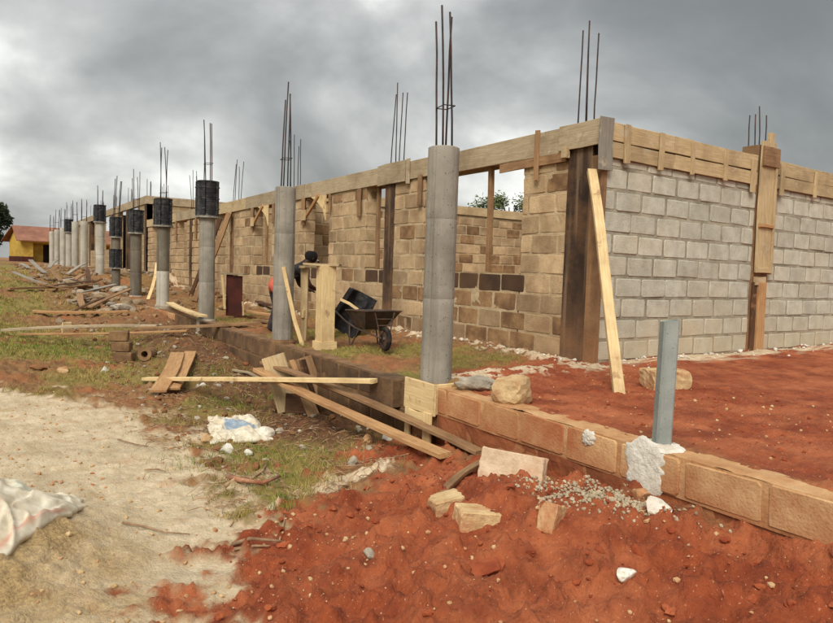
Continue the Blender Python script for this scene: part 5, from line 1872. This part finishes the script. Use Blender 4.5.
MB().add(rv + rv2, [(0, 1, 5, 4), (2, 3, 4, 5), (7, 6, 10, 11), (9, 8, 11, 10), (0, 4, 10, 6), (3, 9, 10, 4), (1, 7, 11, 5), (2, 5, 11, 8), (0, 6, 7, 1), (2, 8, 9, 3)]).build('roof', 'roof_rust', HS, hm_)
MB().add([(x0, 0.02, hw_), (x0, dp - .02, hw_), (x0, dp / 2, hw_ + 1.2), (x0 + .2, .02, hw_), (x0 + .2, dp - .02, hw_), (x0 + .2, dp / 2, hw_ + 1.2)], [(0, 1, 2), (5, 4, 3), (0, 3, 4, 1), (1, 4, 5, 2), (2, 5, 3, 0)]).build('gable', 'house_yellow', HS, hm_)

# ------------------------------------------------------------------ trees


def tree(base, h, cr, mat, label, seed, nleaf=5000, leaf=.22, low=.3):
    rg = random.Random(seed)
    root = empty('tree', base, label, 'tree', 'trees beyond the site')
    base = Vector(base)
    tb = MB()
    tb.tube([base, base + Vector((.1, 0, h * .3)), base + Vector((.2, .1, h * .6)), base + Vector((.1, .1, h * .9))], [h * .035, h * .028, h * .018, h * .006], 9)
    cl_ = []
    for k in range(22):
        a = rg.uniform(0, 6.28); t = rg.uniform(low, 1.0)
        rr = cr * (1 - abs(t - .55) * 1.1) * rg.uniform(.35, 1.0)
        c = base + Vector((math.cos(a) * rr, math.sin(a) * rr, h * t))
        cl_.append((c, cr * rg.uniform(.2, .42)))
        tb.tube([base + Vector((.15, .05, h * max(.2, t - .25))), (base + Vector((.15, .05, h * t)) + c) / 2 - Vector((0, 0, .05 * h)), c], [h * .012, h * .008, h * .003], 5)
    tb.build('trunk', 'bark', root)
    V = []; Fc = []
    for k in range(nleaf):
        c, r = cl_[rg.randrange(len(cl_))]
        d = Vector((rg.gauss(0, 1), rg.gauss(0, 1), rg.gauss(0, .7)))
        d = d.normalized() * r * rg.random() ** .4
        p = c + d
        u = Vector((rg.gauss(0, 1), rg.gauss(0, 1), rg.gauss(0, 1))).normalized(); w_ = u.orthogonal().normalized()
        s = leaf * rg.uniform(.5, 1.2)
        b = len(V)
        V += [p - u * s, p + w_ * s * .45, p + u * s, p - w_ * s * .45]
        Fc.append((b, b + 1, b + 2, b + 3))
    inst('crown', mkmesh('crown', V, Fc, mat), root)


tree((-7.4, 74, .6), 6.8, 3.6, 'leaf_dark', 'large dark tree at the left edge behind the yellow house', 1, 9000, .3, .15)
tree((-9.5, 64, .6), 6.0, 3.4, 'leaf_dark', 'dark tree partly outside the left edge, left of the larger tree', 2, 6000, .3, .1)
tree((33.0, 42, .5), 7.2, 2.6, 'leaf_mid', 'left one of the small trees seen over the cross wall', 3, 3500, .2, .3)
tree((37.5, 44, .5), 7.9, 3.0, 'leaf_mid', 'tallest of the small trees seen over the cross wall', 4, 4000, .2, .3)
tree((41.0, 43, .5), 7.4, 2.6, 'leaf_mid', 'right one of the small trees seen over the cross wall, nearest the window edge', 5, 3500, .2, .3)
for mname in list(MATS):
    pass
